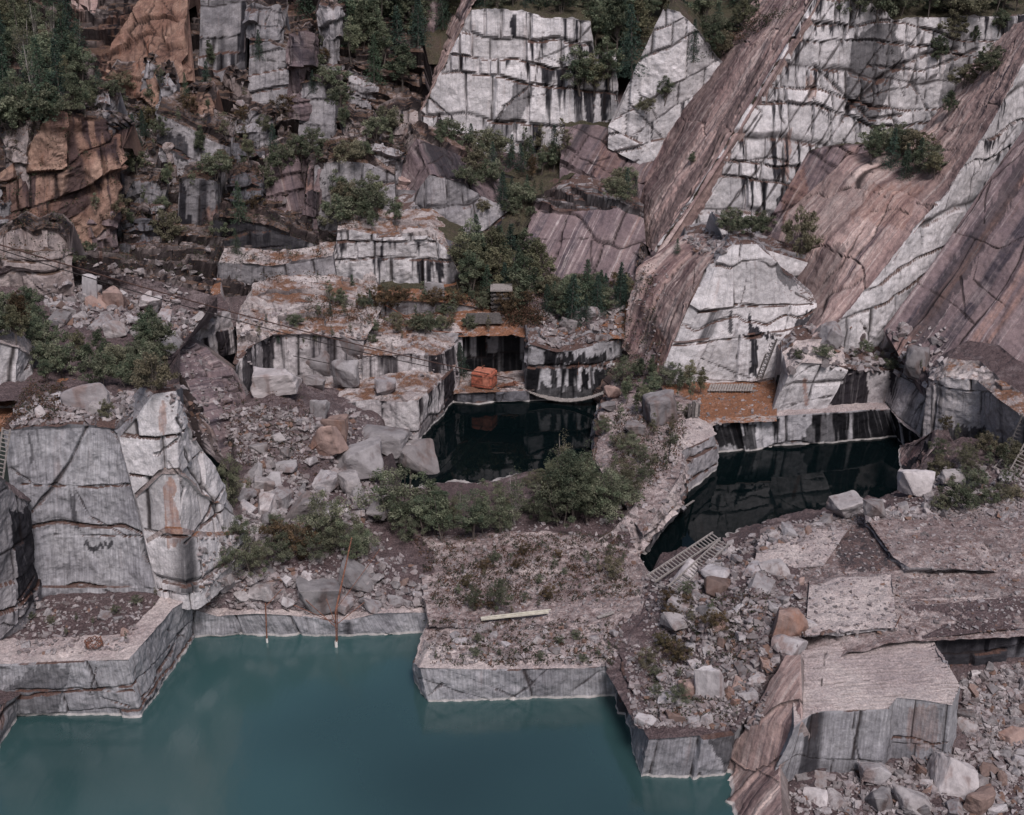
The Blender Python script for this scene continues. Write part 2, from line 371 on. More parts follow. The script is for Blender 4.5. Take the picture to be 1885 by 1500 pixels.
            if t == 'slope':
                sn = fbm(u * .9, v * .06, s=sd + 41, o=3); dpl = dpl + (sn - .5) * .3
                q7 = fbm(u * .1, v * .05, s=sd + 43, o=2) * 7; step2 = (np.floor(q7) + ss(.3, .7, q7 - np.floor(q7)) - 3.6) * s.get('sheet', .2); dpl = dpl + step2
        elif t == 'crag':
            amp = s.get('amp', 1.6); h, w = s.get('h', 5.), s.get('w', 5.)
            row, rnd, de, fr, bid = joints(u, v, sd, h, w, .15, .9, .3, s.get('tilt', .25))
            row2, rnd2, de2, fr2, bid2 = joints(u, v, sd + 50, h * .36, w * .4, .1, .9, -.3, -.1)
            dpl = (rnd - .5) * 2 * amp + (rnd2 - .5) * amp * .75 + (.5 - fr) * amp * .9 + (.5 - fr2) * amp * .35
            dpl = dpl + (fbm(x * .3, y * .3, z * .3, s=sd + 44, o=4) - .5) * amp * .9
            cr = np.maximum(ss(.5, .1, de), ss(.22, .05, de2) * .8)
            nn = .6 * vn(u * 1.1, row * 3.1, s=sd + 30) + .4 * vn(u * 3.1, row2 * 5.1, s=sd + 31)
            st = ss(0, .12, nn - .62 + s.get('stain', .3) * .4 - .2 * fr)
            col[a:b, :, 2] = (.35 * rnd + .65 * rnd2 - .5) * 2.2 + .55
            on = fbm(x * .09, y * .09, z * .09, s=sd + 60, o=3); col[a:b, :, 3] = ss(.56, .66, on) * s.get('orange', .5)
        elif t == 'top':
            amp = s.get('amp', .35)
            dpl = (fbm(x * .35, y * .35, s=sd, o=4) - .5) * amp * 2 + (fbm(x * 1.7, y * 1.7, s=sd + 2, o=3) - .5) * amp * .7
            if s.get('plates'):
                row, rnd, de, fr, bid = joints(x * .9 + y * .3, y - x * .2, sd, s['plates'], s['plates'] * 1.6, .2, .8)
                dpl = dpl + (rnd - .5) * s.get('pamp', .5); cr = ss(.14, .03, de) * .7; col[a:b, :, 2] = rnd
            if s.get('ruts'):     # split drill marks across a sawn bed
                ph = v * 2.5 + fbm(u * .05, v * .15, s=sd + 3, o=2) * 1.6
                rr = np.abs((ph % 1) - .5) * 2; on_ = vn(u * .5, np.floor(ph) * 3, s=sd + 6) > .45; dpl = dpl - .1 * ss(.5, 1, rr) * on_; cr = ss(.55, .9, rr) * .6 * on_ * vn(u * 1.5, ph * 2, s=sd + 8)
        if t != 'hid':
            ed = s.get('edge', .25)
            dpl = dpl + (fbm(x * 2.6, y * 2.6, z * 2.6, s=78, o=3) - .5) * min(.16, ed * .8)
            dpl = dpl + (fbm(x * .8, y * .8, z * .8, s=77, o=3) - .5) * ed * 2
        col[a:b, :, 0] = cr; col[a:b, :, 1] = st; disp[a:b] = dpl
        key = s.get('m', 'mid')
        if M_[key] not in mats: mats.append(M_[key])
        mid_of.append(mats.index(M_[key]))
    # traced joints, stains and painted shade of this very face
    for line, wpx, dep in cracks:
        dm = segdist(PX0, PY0, line) + (fbm(PX0 * .05, PY0 * .05, s=seed, o=3) - .5) * 5
        wv = wpx * (.35 + .5 * fbm(PX0 * .03, PY0 * .03, s=seed + 9, o=2)); k = ss(wv * 1.0, wv * .25, np.abs(dm)); col[..., 0] = np.maximum(col[..., 0], k * .9); disp -= dep * .55 * ss(wpx * 1.1, 0, np.abs(dm))
    for ch, poly, sv in paint:
        jx = (fbm(PX0 * .06, PY0 * .02, s=seed + 3, o=3) - .5) * 14; jy = (fbm(PX0 * .2, PY0 * .03, s=seed + 4, o=3) - .5) * 30
        k = inpoly(PX0 + jx, PY0 + jy, poly).astype(np.float32) * abs(sv)
        c = {'crack': 0, 'stain': 1, 'tone': 2, 'orange': 3}[ch]
        if sv < 0: col[..., c] = np.where(k > 0, col[..., c] * (1 + sv), col[..., c])
        else: col[..., c] = np.maximum(col[..., c], k) if c != 2 else np.where(k > 0, k, col[..., c])
    wn_ = np.ones(nr, np.float32)
    for i, s in enumerate(segs):
        if s.get('t') == 'hid': wn_[sid == i] = 0
    P2 = P + N * (disp * wn_[:, None])[..., None]
    V = P2.reshape(-1, 3)
    idx = np.arange(nr * nu).reshape(nr, nu)
    F = np.stack([idx[:-1, :-1], idx[:-1, 1:], idx[1:, 1:], idx[1:, :-1]], -1).reshape(-1, 4)
    mi = np.repeat(np.array([mid_of[k] for k in sid[:-1]]), nu - 1)
    if cap:     # side caps: fan each end of the loft
        for side in (0, nu - 1):
            ring = idx[:, side]; c = len(V); V = np.vstack([V, V[ring].mean(0)[None]])
            tri = np.stack([ring[:-1], ring[1:], np.full(nr - 1, c), np.full(nr - 1, c)], -1)
            F = np.vstack([F, tri]) if False else F
            me_t = tri[:, :3]
            q = np.stack([me_t[:, 0], me_t[:, 1], me_t[:, 2], me_t[:, 2]], -1)
            capF.append((q, mi[0])) if False else None
            # degenerate-free quads: add a midpoint between ring and centre
            midp = (V[ring] + V[c]) / 2; base = len(V); V = np.vstack([V, midp])
            ar = np.arange(nr - 1)
            q1 = np.stack([ring[:-1], ring[1:], base + ar + 1, base + ar], -1); F = np.vstack([F, q1]); mi = np.concatenate([mi, np.full(len(q1), mi[0])])
            c2 = base
            if nr >= 4:
                for k in range(0, nr - 2, 2):
                    if k + 2 < nr: F = np.vstack([F, [[base + k, base + k + 1, base + k + 2, c]]]); mi = np.concatenate([mi, [mi[0]]])
    nex = len(V) - nr * nu
    uvf = np.vstack([UV.reshape(-1, 2), np.zeros((nex, 2))]); cf = np.vstack([col.reshape(-1, 4), np.tile([0, .6, .5, 0], (nex, 1))])
    if nex: uvf[nr * nu:, 0] = V[nr * nu:, 0] + V[nr * nu:, 1]; uvf[nr * nu:, 1] = -V[nr * nu:, 2]
    ob = mesh_np(name, V, F, mats, mi, uvf, cf); link(ob)
    ob['kind'] = kindd
    if label: ob['label'] = label
    MASS_NAMES.append(name); splat(P2.reshape(-1, 3)[np.repeat(wn_ > 0, nu)], len(MASS_NAMES) - 1)
    STATS.append((name, nr * nu))
    return ob
def S(t, m, **k): return dict(t=t, m=m, **k)
HID = dict(t='hid', m='crag')
# ------------------------------------------------------------------ the ground below everything, and the hill behind
def heightfield(name, xs, ys, fn, mat, kind='structure'):
    X, Y = np.meshgrid(xs, ys); Z = fn(X, Y); V = np.stack([X, Y, Z], -1).reshape(-1, 3)
    n, m = X.shape; idx = np.arange(n * m).reshape(n, m)
    F = np.stack([idx[:-1, :-1], idx[:-1, 1:], idx[1:, 1:], idx[1:, :-1]], -1).reshape(-1, 4)
    col = np.zeros((len(V), 4), np.float32); col[:, 2] = .5
    o = mesh_np(name, V, F, [M_[mat]], None, V[:, :2], col); link(o); o['kind'] = kind
    MASS_NAMES.append(name); splat(V, len(MASS_NAMES) - 1); return o
def base_z(X, Y):
    z = np.where(Y < 128, -7.0, -7 + (Y - 128) * .55)
    z = z + (fbm(X * .05, Y * .05, s=3) - .5) * 3
    return np.minimum(z, 40 + (Y - 195) * .33)
heightfield('ground', np.arange(-420, 421, 4.0), np.arange(20, 620, 4.0), base_z, 'rubble')
def hill_z(X, Y):
    top = 36.5 + (Y - 192) * .38 + (fbm(X * .03, Y * .03, s=8) - .5) * 5
    return np.where(Y < 190, 36.5 - (190 - Y) * .9, top)
heightfield('wooded_hill', np.arange(-300, 301, 2.0), np.arange(184, 420, 2.0), hill_z, 'soil')
# ------------------------------------------------------------------ rock masses, near to far
def crest(rail, n, dx, dy, dz):      # behind the first n points the ground falls away, behind the rest it runs back
    return [p + (np.array([0.3, .8, -1.5]) if i < n else np.array([dx, dy, dz])) for i, p in enumerate(rail)]
# bottom right: rubble floor of the lower pit
mass('rubble_floor', [G(-1, (1380, 1640), (2200, 1640)), G(.6, (1345, 1520, .3), (1500, 1520), (1700, 1520), (2100, 1520)), G(.5, (1400, 1450, .4), (1560, 1440), (1700, 1430), (2100, 1440)),
    G(1.3, (1700, 1340), (1780, 1330), (1900, 1330), (2080, 1330)), G(3.4, (1700, 1215), (1800, 1215), (1900, 1215), (2060, 1215)), G(3.6, (1700, 1190), (1800, 1190), (2060, 1190))],
    [S('top', 'rubble', amp=.5)] * 5, seed=2, label='loose rubble floor in front of the big sawn block')
# shelf above the pit on the right, with its dark wall
b = G(3.4, (1690, 1232), (1760, 1228), (1820, 1222), (1900, 1214), (2080, 1205))
t = lift(b, [5.9, 6.0, 6.1, 6.0, 6.0])
q1 = G(6, (1470, 1195), (1600, 1172), (1700, 1168), (1800, 1168), (2060, 1160))
mass('dark_rock_wall', [drop(b, 2), b, t, push(t, 0, 4), push(t, 0, 4, -6)], [S('face', 'dark', h=2.2, w=4, stain=.5), S('face', 'dark', h=1.4, w=4, stain=.6), S('top', 'rubble'), HID], seed=3,
    label='dark grey rock wall dropping to the rubble pit on the right')
mass('quarry_floor', [G(5.9, (1440, 1260, 3.5), (1560, 1200), (1680, 1180), (1800, 1176), (2080, 1165)), G(6, (1440, 1130), (1560, 1110), (1700, 1100), (1850, 1100), (2040, 1100)),
    G(6, (1400, 1060), (1530, 1050), (1660, 1050), (1800, 1045), (2020, 1040)), G(6, (1360, 1020, 5.2), (1500, 1000, 5.8), (1640, 985), (1800, 975), (2000, 970)),
    G(5.4, (1345, 1003, 3.8), (1480, 970, 4.6), (1590, 945), (1720, 930), (1980, 915)), G(4, (1330, 992, 1.5), (1460, 955, 3), (1560, 935, 4), (1680, 905, 4.2), (1960, 860, 4.6)),
    G(-1, (1325, 990, -1), (1450, 950, -1), (1560, 930, -1), (1655, 900, -1), (1960, 850, 3))],
    [S('top', 'top', amp=.22), S('top', 'top', amp=.2), S('top', 'top', amp=.2), S('top', 'top', amp=.25), S('top', 'rubble', amp=.5), S('top', 'rubble', amp=.6)], seed=4,
    label='flat trodden quarry floor strewn with small stones on the right',
    paint=[('stain', [(1530, 975), (1590, 960), (1655, 1045), (1600, 1052), (1545, 1050)], .85), ('stain', [(1450, 1062), (1540, 1052), (1540, 1068), (1450, 1080)], .6), ('stain', [(1690, 990), (1850, 985), (1860, 1020), (1720, 1040)], .35), ('stain', [(1740, 1060), (1885, 1070), (1885, 1110), (1780, 1090)], .3)])
mass('raised_bed', [G(6.0, (1592, 962), (1640, 1030), (1670, 1052)), G(6.55, (1596, 956), (1645, 1026), (1676, 1046)), G(6.5, (1700, 945), (1790, 1000), (1820, 1050)), G(6, (1720, 945), (1810, 1000), (1840, 1050))],
    [S('face', 'mid', h=2, w=5, amp=.05), S('top', 'top', amp=.12), S('top', 'top', amp=.1)], seed=44, label='low raised granite bed beside the dark patch on the right')
mass('pale_bed', [G(6.05, (1478, 1176), (1560, 1165), (1650, 1160)), G(6.5, (1482, 1172), (1565, 1160), (1652, 1155)), G(6.4, (1490, 1075), (1560, 1062), (1640, 1060)), G(5.9, (1490, 1068), (1560, 1056), (1640, 1056))],
    [S('face', 'pale', h=2, w=5, amp=.05), S('top', 'paletop', amp=.1, ruts=0), S('top', 'top', amp=.1)], seed=45, label='pale granite bed with long drill marks on the right')
mass('bright_bed', [G(5.8, (1390, 1045), (1450, 1050), (1510, 1048)), G(6.1, (1388, 1040), (1450, 1046), (1515, 1042)), G(6.1, (1400, 985), (1450, 972), (1560, 975)), G(5.6, (1400, 975), (1450, 962), (1570, 965))],
    [S('top', 'paletop', amp=.1), S('top', 'paletop', amp=.12), S('top', 'top', amp=.1)], seed=46, label='bright bare granite bed by the right dark pool')
# big sawn block, bottom right
bt = G(5.2, (1462, 1338), (1495, 1314), (1515, 1309), (1634, 1305), (1652, 1284), (1700, 1289), (1752, 1298), (1768, 1262)); bb = [np.array([p[0] + (-1.6 if i == 0 else .15 * (i > 5)), p[1] - .25, .1]) for i, p in enumerate(bt)]
bk = G(5.6, (1458, 1222), (1478, 1196), (1530, 1184), (1590, 1172), (1630, 1164), (1668, 1158), (1704, 1160), (1740, 1215))
mass('sawn_granite_block', [drop(bb, 2), bb, bt, bk, drop(bk, 4)], [S('face', 'grey', h=9, w=3.2, stain=.2), S('face', 'grey', h=9, w=3.4, stain=.22, amp=.04, cross=.25, uv='plan', bulge=.15, warp=.15, cd=.07, edge=.1), S('top', 'paletop', uv='xy', amp=.06, ruts=1, edge=.08), S('face', 'mid')],
    seed=5, res=.75, label='big sawn granite block with a pale ridged top, bottom right',
    cracks=[([(1572, 1308), (1570, 1350), (1582, 1400)], 2.5, .15), ([(1520, 1200), (1512, 1260), (1600, 1250)], 2, .2)], paint=[('orange', [(1672, 1300), (1730, 1300), (1720, 1380), (1670, 1380)], .4), ('orange', [(1495, 1312), (1510, 1312), (1505, 1360), (1490, 1360)], .6)])
# pink sheet sloping from the block down to the front pool
lf = [g(1352, 1660, -.2), g(1344, 1488, -.2), g(1331, 1424, -.2), g(1374, 1335, 3.0), g(1446, 1205, 6.1)]; rt_ = [g(1500, 1660, 2.6), g(1440, 1500, 2.4), g(1436, 1412, 2.2), g(1478, 1330, 5.1), g(1474, 1205, 6.3)]
mass('pink_rock_slope', [push(lf, -.8, 0, -3), lf, rt_, push(rt_, 1.5, 1.5, -3)],
    [HID, S('slope', 'pink', uv='dip', dirv=(g(1337, 1474, 0), g(1470, 1240, 6)), h=12, w=5, amp=.08, stain=.05, sheet=.1, crack=.9, cross=.8, bulge=.25, edge=.12), HID], seed=6, res=.8, label='pink sheet of rock sloping from the sawn block to the pool', cracks=[([(1400, 1330), (1440, 1300), (1490, 1290)], 3, .4), ([(1345, 1480), (1430, 1400), (1480, 1370)], 4, .6)],
    paint=[('stain', [(1410, 1230), (1450, 1240), (1390, 1370), (1345, 1440), (1340, 1400)], .3)])
# mound of rubble between the terrace and the right-hand floor
mass('rubble_mound', [G(3, (1118, 1240, 2.4), (1175, 1345, 2.7), (1340, 1360, 2.6), (1400, 1300, 3)), G(3.2, (1110, 1180, 2.7), (1230, 1250, 3.2), (1350, 1280, 3.4), (1430, 1230, 4.5)),
    G(4, (1170, 1130, 3.2), (1270, 1180, 4.2), (1370, 1200, 4.8), (1470, 1190, 6)), G(5, (1190, 1080, 3.4), (1290, 1110, 5.6), (1390, 1120, 6.6), (1500, 1120, 6.1)),
    G(5, (1210, 1045, 2.8), (1310, 1040, 5.5), (1370, 1035, 6.2), (1470, 1050, 6.0)), G(3, (1220, 1020, 0), (1320, 1000, 3), (1380, 1000, 4), (1480, 1020, 5))],
    [S('top', 'rubble', amp=.6)] * 5, seed=8, label='mound of broken stone between the terrace and the flat floor')
# low rock face in front of that mound, at the water
b = G(0, (1128, 1268), (1146, 1330), (1160, 1362), (1178, 1432), (1250, 1429), (1332, 1418), (1352, 1392))
t = lift(b, [3.0, 3.0, 2.9, 3.0, 3.1, 3.1, 3.4]); t = push(t, .4)
mass('low_rock_face', [drop(b, 3), b, t, push(t, 2.5, 3.5, .2), push(t, 4, 6, -5)], [HID, S('face', 'grey', h=4, w=4, stain=.3, amp=.25, cross=.8, bulge=.9), S('top', 'rubble', amp=.3), HID], seed=9, res=.85, label='low grey rock face at the pool below the rubble mound',
    paint=[('stain', [(1300, 1350), (1350, 1345), (1352, 1400), (1330, 1415)], .8)])
# front terrace
b = G(0, (786, 1167), (772, 1215), (763, 1255), (790, 1290), (870, 1291), (980, 1287), (1060, 1284), (1140, 1280))
t = over(b, [(790, 1136), (776, 1172), (762, 1218), (772, 1229), (870, 1232), (980, 1231), (1060, 1230), (1136, 1224)])
t = [np.array([p[0], p[1], p[2]]) for p in t]
mass('terrace_front', [drop(b, 3), b, t, push(t, .6, 2.5, .3), push(t, 1, 5, -4)], [HID, S('face', 'grey', h=5, w=7, stain=.12, amp=.08, cross=.7, bulge=.5, cd=.12), S('top', 'paletop', amp=.25), HID], seed=10, res=.85,
    label='low grey sawn wall at the front of the middle terrace', cracks=[([(1010, 1232), (975, 1262), (935, 1290)], 4, .15), ([(840, 1240), (900, 1262), (950, 1285)], 2, .1), ([(960, 1236), (985, 1262)], 2.5, .1), ([(772, 1248), (860, 1278), (900, 1290)], 2, .1), ([(1060, 1268), (1100, 1240), (1130, 1230)], 3, .1)])
mass('middle_terrace', [push(t, .3, 1.0, .1), G(3, (790, 1150, 2.9), (900, 1160), (1000, 1160), (1170, 1165, 3.1)), G(3.2, (775, 1060), (900, 1050), (1040, 1050), (1200, 1060)), G(3.5, (730, 990, 3.2), (880, 980), (1040, 980), (1170, 1010, 3.0)),
    G(3.2, (730, 925, 2.4), (880, 915), (1040, 905), (1140, 930, 3.6)), G(0, (735, 890, -.5), (880, 890, .5), (1010, 870, 1), (1110, 880, 3.5)), G(-3, (740, 870), (880, 870), (1010, 850), (1100, 850, -3))],
    [S('top', 'top', amp=.25), S('top', 'top', amp=.3), S('top', 'top', amp=.35), S('top', 'rubble', amp=.4), S('top', 'rubble', amp=.5), S('top', 'rubble', amp=.4)], seed=11, label='gravelly middle terrace between the pools')
# bank between the middle and the right pool
mass('rock_peninsula', [[g(1085, 900, -1), g(1092, 862, -1), g(1094, 800, -1), g(1105, 742, -1)], [g(1090, 880, .1), g(1094, 845, .1), g(1097, 795, .1), g(1108, 738, .1)],
    [g(1095, 850, 3.2), g(1100, 812, 3.6), g(1104, 760, 3.8), g(1120, 722, 3.6)], [g(1150, 930, 3.6), g(1180, 860, 4.2), g(1190, 790, 4.4), g(1200, 720, 5)],
    [g(1185, 985, 3.4), g(1255, 870, 4.0), g(1260, 790, 4.2), g(1285, 740, 4.2)], [g(1215, 965, 3.0), g(1262, 895, 2.8), g(1268, 800, 3.2), g(1290, 775, 3.2)],
    [g(1180, 1040, -1), g(1250, 945, -1), g(1290, 880, -1), g(1310, 838, -1)]],
    [HID, S('face', 'mid', h=2, w=3, amp=.35), S('top', 'top', amp=.5), S('top', 'top', amp=.5), S('top', 'paletop', amp=.4, plates=1.6), S('face', 'mid', h=1.6, w=2.5, amp=.35)], seed=12, label='brushy rock bank between the middle pool and the right pool')
mass('rock_peninsula', [[g(1100, 1075, 1), g(1165, 1050, -1), g(1205, 1000, -1), g(1250, 940, -1)], [g(1100, 1065, 3.0), g(1165, 1040, 1.6), g(1205, 985, 2.2), g(1262, 925, 2.6)], [g(1090, 1000, 3.4), g(1130, 975, 3.6), g(1165, 930, 3.8), g(1215, 880, 4)], [g(1090, 980, 1), g(1120, 960, 1), g(1150, 900, 1), g(1190, 870, 2)]],
    [S('face', 'mid', h=1.4, w=2, amp=.35), S('top', 'paletop', amp=.4, plates=1.3, pamp=.6), HID], seed=13, label='flaggy pale stone edge above the near end of the right pool')
b = G(0, (1248, 935), (1262, 905), (1319, 866), (1318, 848), (1300, 825)); t = over(b, [(1246, 868), (1258, 828), (1318, 800), (1312, 782), (1290, 770)])
mass('pale_corner_block', [drop(b, 2), b, t, [g(1232, 840, 4.6), g(1238, 800, 4.6), g(1242, 785, 4.6), g(1256, 774, 4.6), g(1278, 766, 4.4)], [g(1240, 830, 0), g(1245, 800, 0), g(1250, 785, 0), g(1262, 776, 0), g(1280, 768, 0)]],
    [HID, S('face', 'mid', h=3, w=4, stain=.15, amp=.2), S('top', 'paletop', amp=.3), HID], seed=14, label='pale square corner block above the right pool')
# brown flat behind it
mass('needle_flat', [G(3.4, (1285, 790), (1330, 780), (1430, 775)), G(3.8, (1250, 775), (1330, 768), (1430, 765)), G(4, (1240, 735), (1330, 720), (1430, 700)), G(4.3, (1215, 705), (1300, 694), (1420, 690)), G(4.5, (1200, 690), (1300, 670), (1430, 670))],
    [S('top', 'needle', amp=.15), S('top', 'needle', amp=.2), S('top', 'needle', amp=.25), S('top', 'rubble', amp=.4)], seed=15, label='flat ledge of orange-brown needles behind the pale corner block')
# far wall of the right pool
b = G(0, (1300, 836), (1318, 833), (1380, 829), (1430, 823), (1500, 817), (1560, 812), (1655, 802), (1668, 822), (1700, 845))
t = over(b, [(1285, 780), (1296, 779), (1370, 772), (1430, 766), (1500, 761), (1560, 757), (1638, 752), (1660, 778), (1704, 812)])
mass('stained_pool_wall', [drop(b, 2), b, t, push(t, -.2, 1.6, .15), push(t, 0, 3, -1)], [HID, S('face', 'black', h=5.5, w=6, stain=.85, amp=.12, merge=.4, cross=0, warp=.15), S('top', 'paletop', amp=.12), HID], seed=16,
    label='black-stained lower wall along the far side of the right pool',
    paint=[('stain', [(1432, 768), (1492, 762), (1488, 800), (1460, 815), (1436, 790)], -.95), ('stain', [(1300, 785), (1356, 780), (1356, 820), (1302, 832)], .95), ('stain', [(1372, 780), (1392, 776), (1390, 826), (1360, 826)], .9), ('stain', [(1496, 765), (1540, 760), (1540, 815), (1470, 820)], .7), ('stain', [(1596, 757), (1612, 756), (1610, 808), (1596, 808)], 1), ('stain', [(1545, 760), (1560, 760), (1562, 812), (1548, 812)], 1)])
c0 = [p + np.array([0, 1.5, 0]) for p in t]
bu = [c0[3] + [0, 0, .1], c0[4] + [0, 0, .1], c0[5] + [0, 0, .1], c0[6] + [0, 0, .1], c0[7] + [0, .6, 0], c0[8] + [0, .3, .1]]
tu = [d(1455, 690, bu[0][1]+.8), d(1530, 672, bu[1][1]), d(1562, 680, bu[2][1]), d(1643, 681, bu[3][1]), d(1682, 700, bu[4][1]), d(1712, 716, bu[5][1])]
tc = tu + [d(1738, 712, bu[5][1] + .6)]; bc_ = bu + [d(1708, 850, bu[5][1] + .6)]
mass('stained_upper_wall', [drop(bc_, 1), bc_, tc, push(tc, 0, 3, .4), push(tc, 0, 7, .8), push(tc, 0, 9, -5)], [S('face', 'stripe', h=6, w=5, stain=.6, amp=.1), S('face', 'stripe', h=7, w=4, stain=.68, amp=.1, merge=.4, cross=.25, cd=.1), S('top', 'mid', amp=.4, plates=2), S('top', 'mid', amp=.5, plates=2.5), HID], seed=17,
    label='striped upper wall behind the right pool',
    paint=[('stain', [(1425, 765), (1440, 690), (1552, 690), (1520, 765)], -.85), ('stain', [(1600, 690), (1640, 685), (1640, 750), (1598, 745)], -.95), ('stain', [(1578, 690), (1600, 686), (1596, 760), (1560, 765)], 1), ('stain', [(1650, 680), (1710, 700), (1710, 850), (1650, 800)], -.6), ('stain', [(1540, 715), (1560, 700), (1556, 760), (1525, 765)], .8), ('stain', [(1708, 722), (1735, 720), (1720, 850), (1700, 850)], -.9)])
# whale-backed pale block left of it
b = [d(1418, 768, 118.5), d(1450, 762, 119.2), d(1500, 760, 119.6), d(1520, 758, 120)]; t = over(b, [(1452, 692), (1475, 668), (1535, 670), (1562, 682)], .4)
mass('whaleback_block', [drop(b, 1), b, t, push(t, 0, 3, 1.2), push(t, 1, 9, 1), push(t, 1, 10, -4)], [S('face', 'pale', h=6, w=6), S('face', 'pale', h=5, w=7, stain=.14, amp=.12, cross=.3), S('top', 'paletop', amp=.3), S('top', 'mid', amp=.5, plates=2), HID], seed=18,
    label='rounded pale granite block beside the needle-covered flat', cracks=[([(1440, 752), (1500, 735), (1530, 730)], 2.5, .2)], paint=[('orange', [(1478, 692), (1486, 692), (1485, 745), (1478, 745)], .9)])
# striped pink wedge at the right pool's far corner
mass('striped_rock_wedge', [G(-.5, (1650, 885, -1), (1652, 920, -1)), G(0, (1656, 820, .1), (1658, 905, .1)), G(4, (1722, 792, 5.4), (1762, 862, 4.2)), G(4, (1745, 790, 5.0), (1775, 860, 4.0))], [HID, S('slope', 'pink', uv='dip', dirv=(g(1658, 895, 0), g(1740, 800, 5)), h=20, w=5, amp=.05, stain=.1, sheet=.08, bulge=.2), S('top', 'rubble')], seed=19, label='striped pink rock wedge at the corner of the right pool',
    paint=[('stain', [(1660, 860), (1712, 800), (1712, 818), (1662, 890)], 1)])
# wall at far right
b = [d(1694, 850, 114.2), d(1745, 850, 112.6), d(1800, 850, 110.6), d(1840, 852, 107), d(1900, 868, 103), d(1990, 890, 98)]; t = over(b, [(1706, 712), (1740, 690), (1800, 700), (1830, 728), (1890, 772), (1985, 830)])
mass('striped_wall', [drop(b, 2), b, t, push(t, 1, 2.5, 1), push(t, 4, 6, 1.5), push(t, 4, 7, -5)], [HID, S('face', 'stripe', h=8, w=6, stain=.36, amp=.12, merge=.4, cross=.3), S('top', 'ledge', amp=.5, plates=1.6), S('top', 'rubble', amp=.5), HID], seed=20, label='striped grey wall behind the ladders at the far right',
    paint=[('stain', [(1730, 780), (1815, 790), (1812, 850), (1760, 850)], .85), ('stain', [(1828, 740), (1900, 775), (1900, 860), (1830, 855)], -.8)])
mass('rubble_bank', [G(4, (1650, 915, 2.5), (1760, 915, 4.4), (1990, 930, 5)), G(4, (1662, 880, 2), (1770, 868, 4.6), (2000, 900, 5)), G(4, (1700, 850, 4), (1780, 835, 5.2), (2000, 880, 5.5)), G(4, (1725, 820, 5.0), (1790, 800, 5.4), (1990, 860, 5.8))],
    [S('top', 'rubble', amp=.6)] * 3, seed=21, label='brushy bank of broken stone below the striped wall')
# ------- right-hand sheets and faces
# dark sheet F
mass('dark_sheet_slope', [[d(1748, 800, 116), d(1800, 830, 111), d(2100, 990, 96)], [d(1665, 660, 119.5), d(1735, 692, 117), d(1800, 706, 115), d(2080, 850, 104)], [d(1626, 606, 124), d(1720, 480, 128), d(1810, 345, 132), d(1900, 215, 136), d(2060, 0, 142)], [d(1640, 640, 128), d(1730, 500, 133), d(1900, 250, 140), d(2060, 30, 146)]],
    [HID, S('slope', 'purple', uv='dip', dirv=(d(1626, 606, 124), d(1900, 215, 136)), h=16, w=7, amp=.15, stain=.05, sheet=.3, cross=.5, warp=.6), HID], seed=22, label='great dark purple rock sheet sloping down on the far right', cracks=[([(1700, 470), (1690, 520), (1760, 560), (1800, 600)], 2, .25), ([(1800, 470), (1790, 510), (1850, 560)], 2, .25)],
    paint=[('stain', [(1660, 600), (1700, 560), (1885, 280), (1885, 330), (1720, 600), (1690, 640)], .55), ('orange', [(1735, 650), (1752, 640), (1745, 700), (1738, 700)], 1)])
# pink sheet E with its white front face
ft = [d(1492, 648, 123), d(1545, 590, 125), d(1620, 505, 128), d(1700, 402, 132), d(1745, 350, 134), d(1812, 248, 138), d(1882, 118, 143), d(1960, 0, 147)]
fb = [p - np.array([0, .4, 4.0 + 1.4 * i]) for i, p in enumerate(ft)]
mass('pink_sheet_slope', [drop(fb, 3), fb, ft, [d(1404, 560, 140), d(1420, 480, 142), d(1450, 390, 145), d(1560, 290, 149), d(1650, 275, 151), d(1700, 240, 154), d(1778, 140, 158), d(1850, 60, 160)], [d(1410, 580, 147), d(1430, 500, 149), d(1470, 420, 152), d(1570, 320, 156), d(1660, 310, 158), d(1710, 270, 160), d(1790, 170, 164), d(1860, 90, 166)]],
    [HID, S('face', 'pale', uv='x', h=3.4, w=4.5, stain=.35, amp=.2, merge=.3, cross=.6, cw=.12, tilt=.2), S('slope', 'pink', uv='dip', dirv=(ft[1], ft[6]), h=18, w=12, amp=.1, stain=.0, sheet=.25, cross=.4), HID], seed=23, label='broad pink rock sheet with a pale jointed front edge on the right',
    cracks=[([(1690, 395), (1725, 372)], 6, 1.2), ([(1700, 400), (1650, 380), (1600, 385)], 2, .3)], paint=[('stain', [(1440, 560), (1470, 480), (1560, 440), (1530, 520), (1500, 600), (1470, 640)], .55), ('stain', [(1500, 300), (1600, 330), (1560, 420), (1500, 450), (1420, 520), (1430, 400)], .35), ('orange', [(1600, 330), (1700, 340), (1660, 420), (1560, 400)], .4)])
# dark gully sheet between
mass('dark_gully_slope', [[d(1400, 560, 146), d(1540, 480, 149)], [d(1396, 440, 150), d(1440, 420, 150), d(1560, 380, 150)], [d(1490, 275, 155), d(1560, 265, 155), d(1660, 270, 155)], [d(1490, 280, 162), d(1560, 260, 162), d(1660, 262, 162)]],
    [HID, S('slope', 'purple', uv='dip', dirv=(d(1396, 440, 150), d(1490, 275, 155)), stain=.3, amp=.2), S('top', 'soil', amp=.4)], seed=24, label='dark gully rock beside the big white cliff', paint=[('orange', [(1440, 330), (1480, 300), (1490, 400), (1440, 410)], .5)])
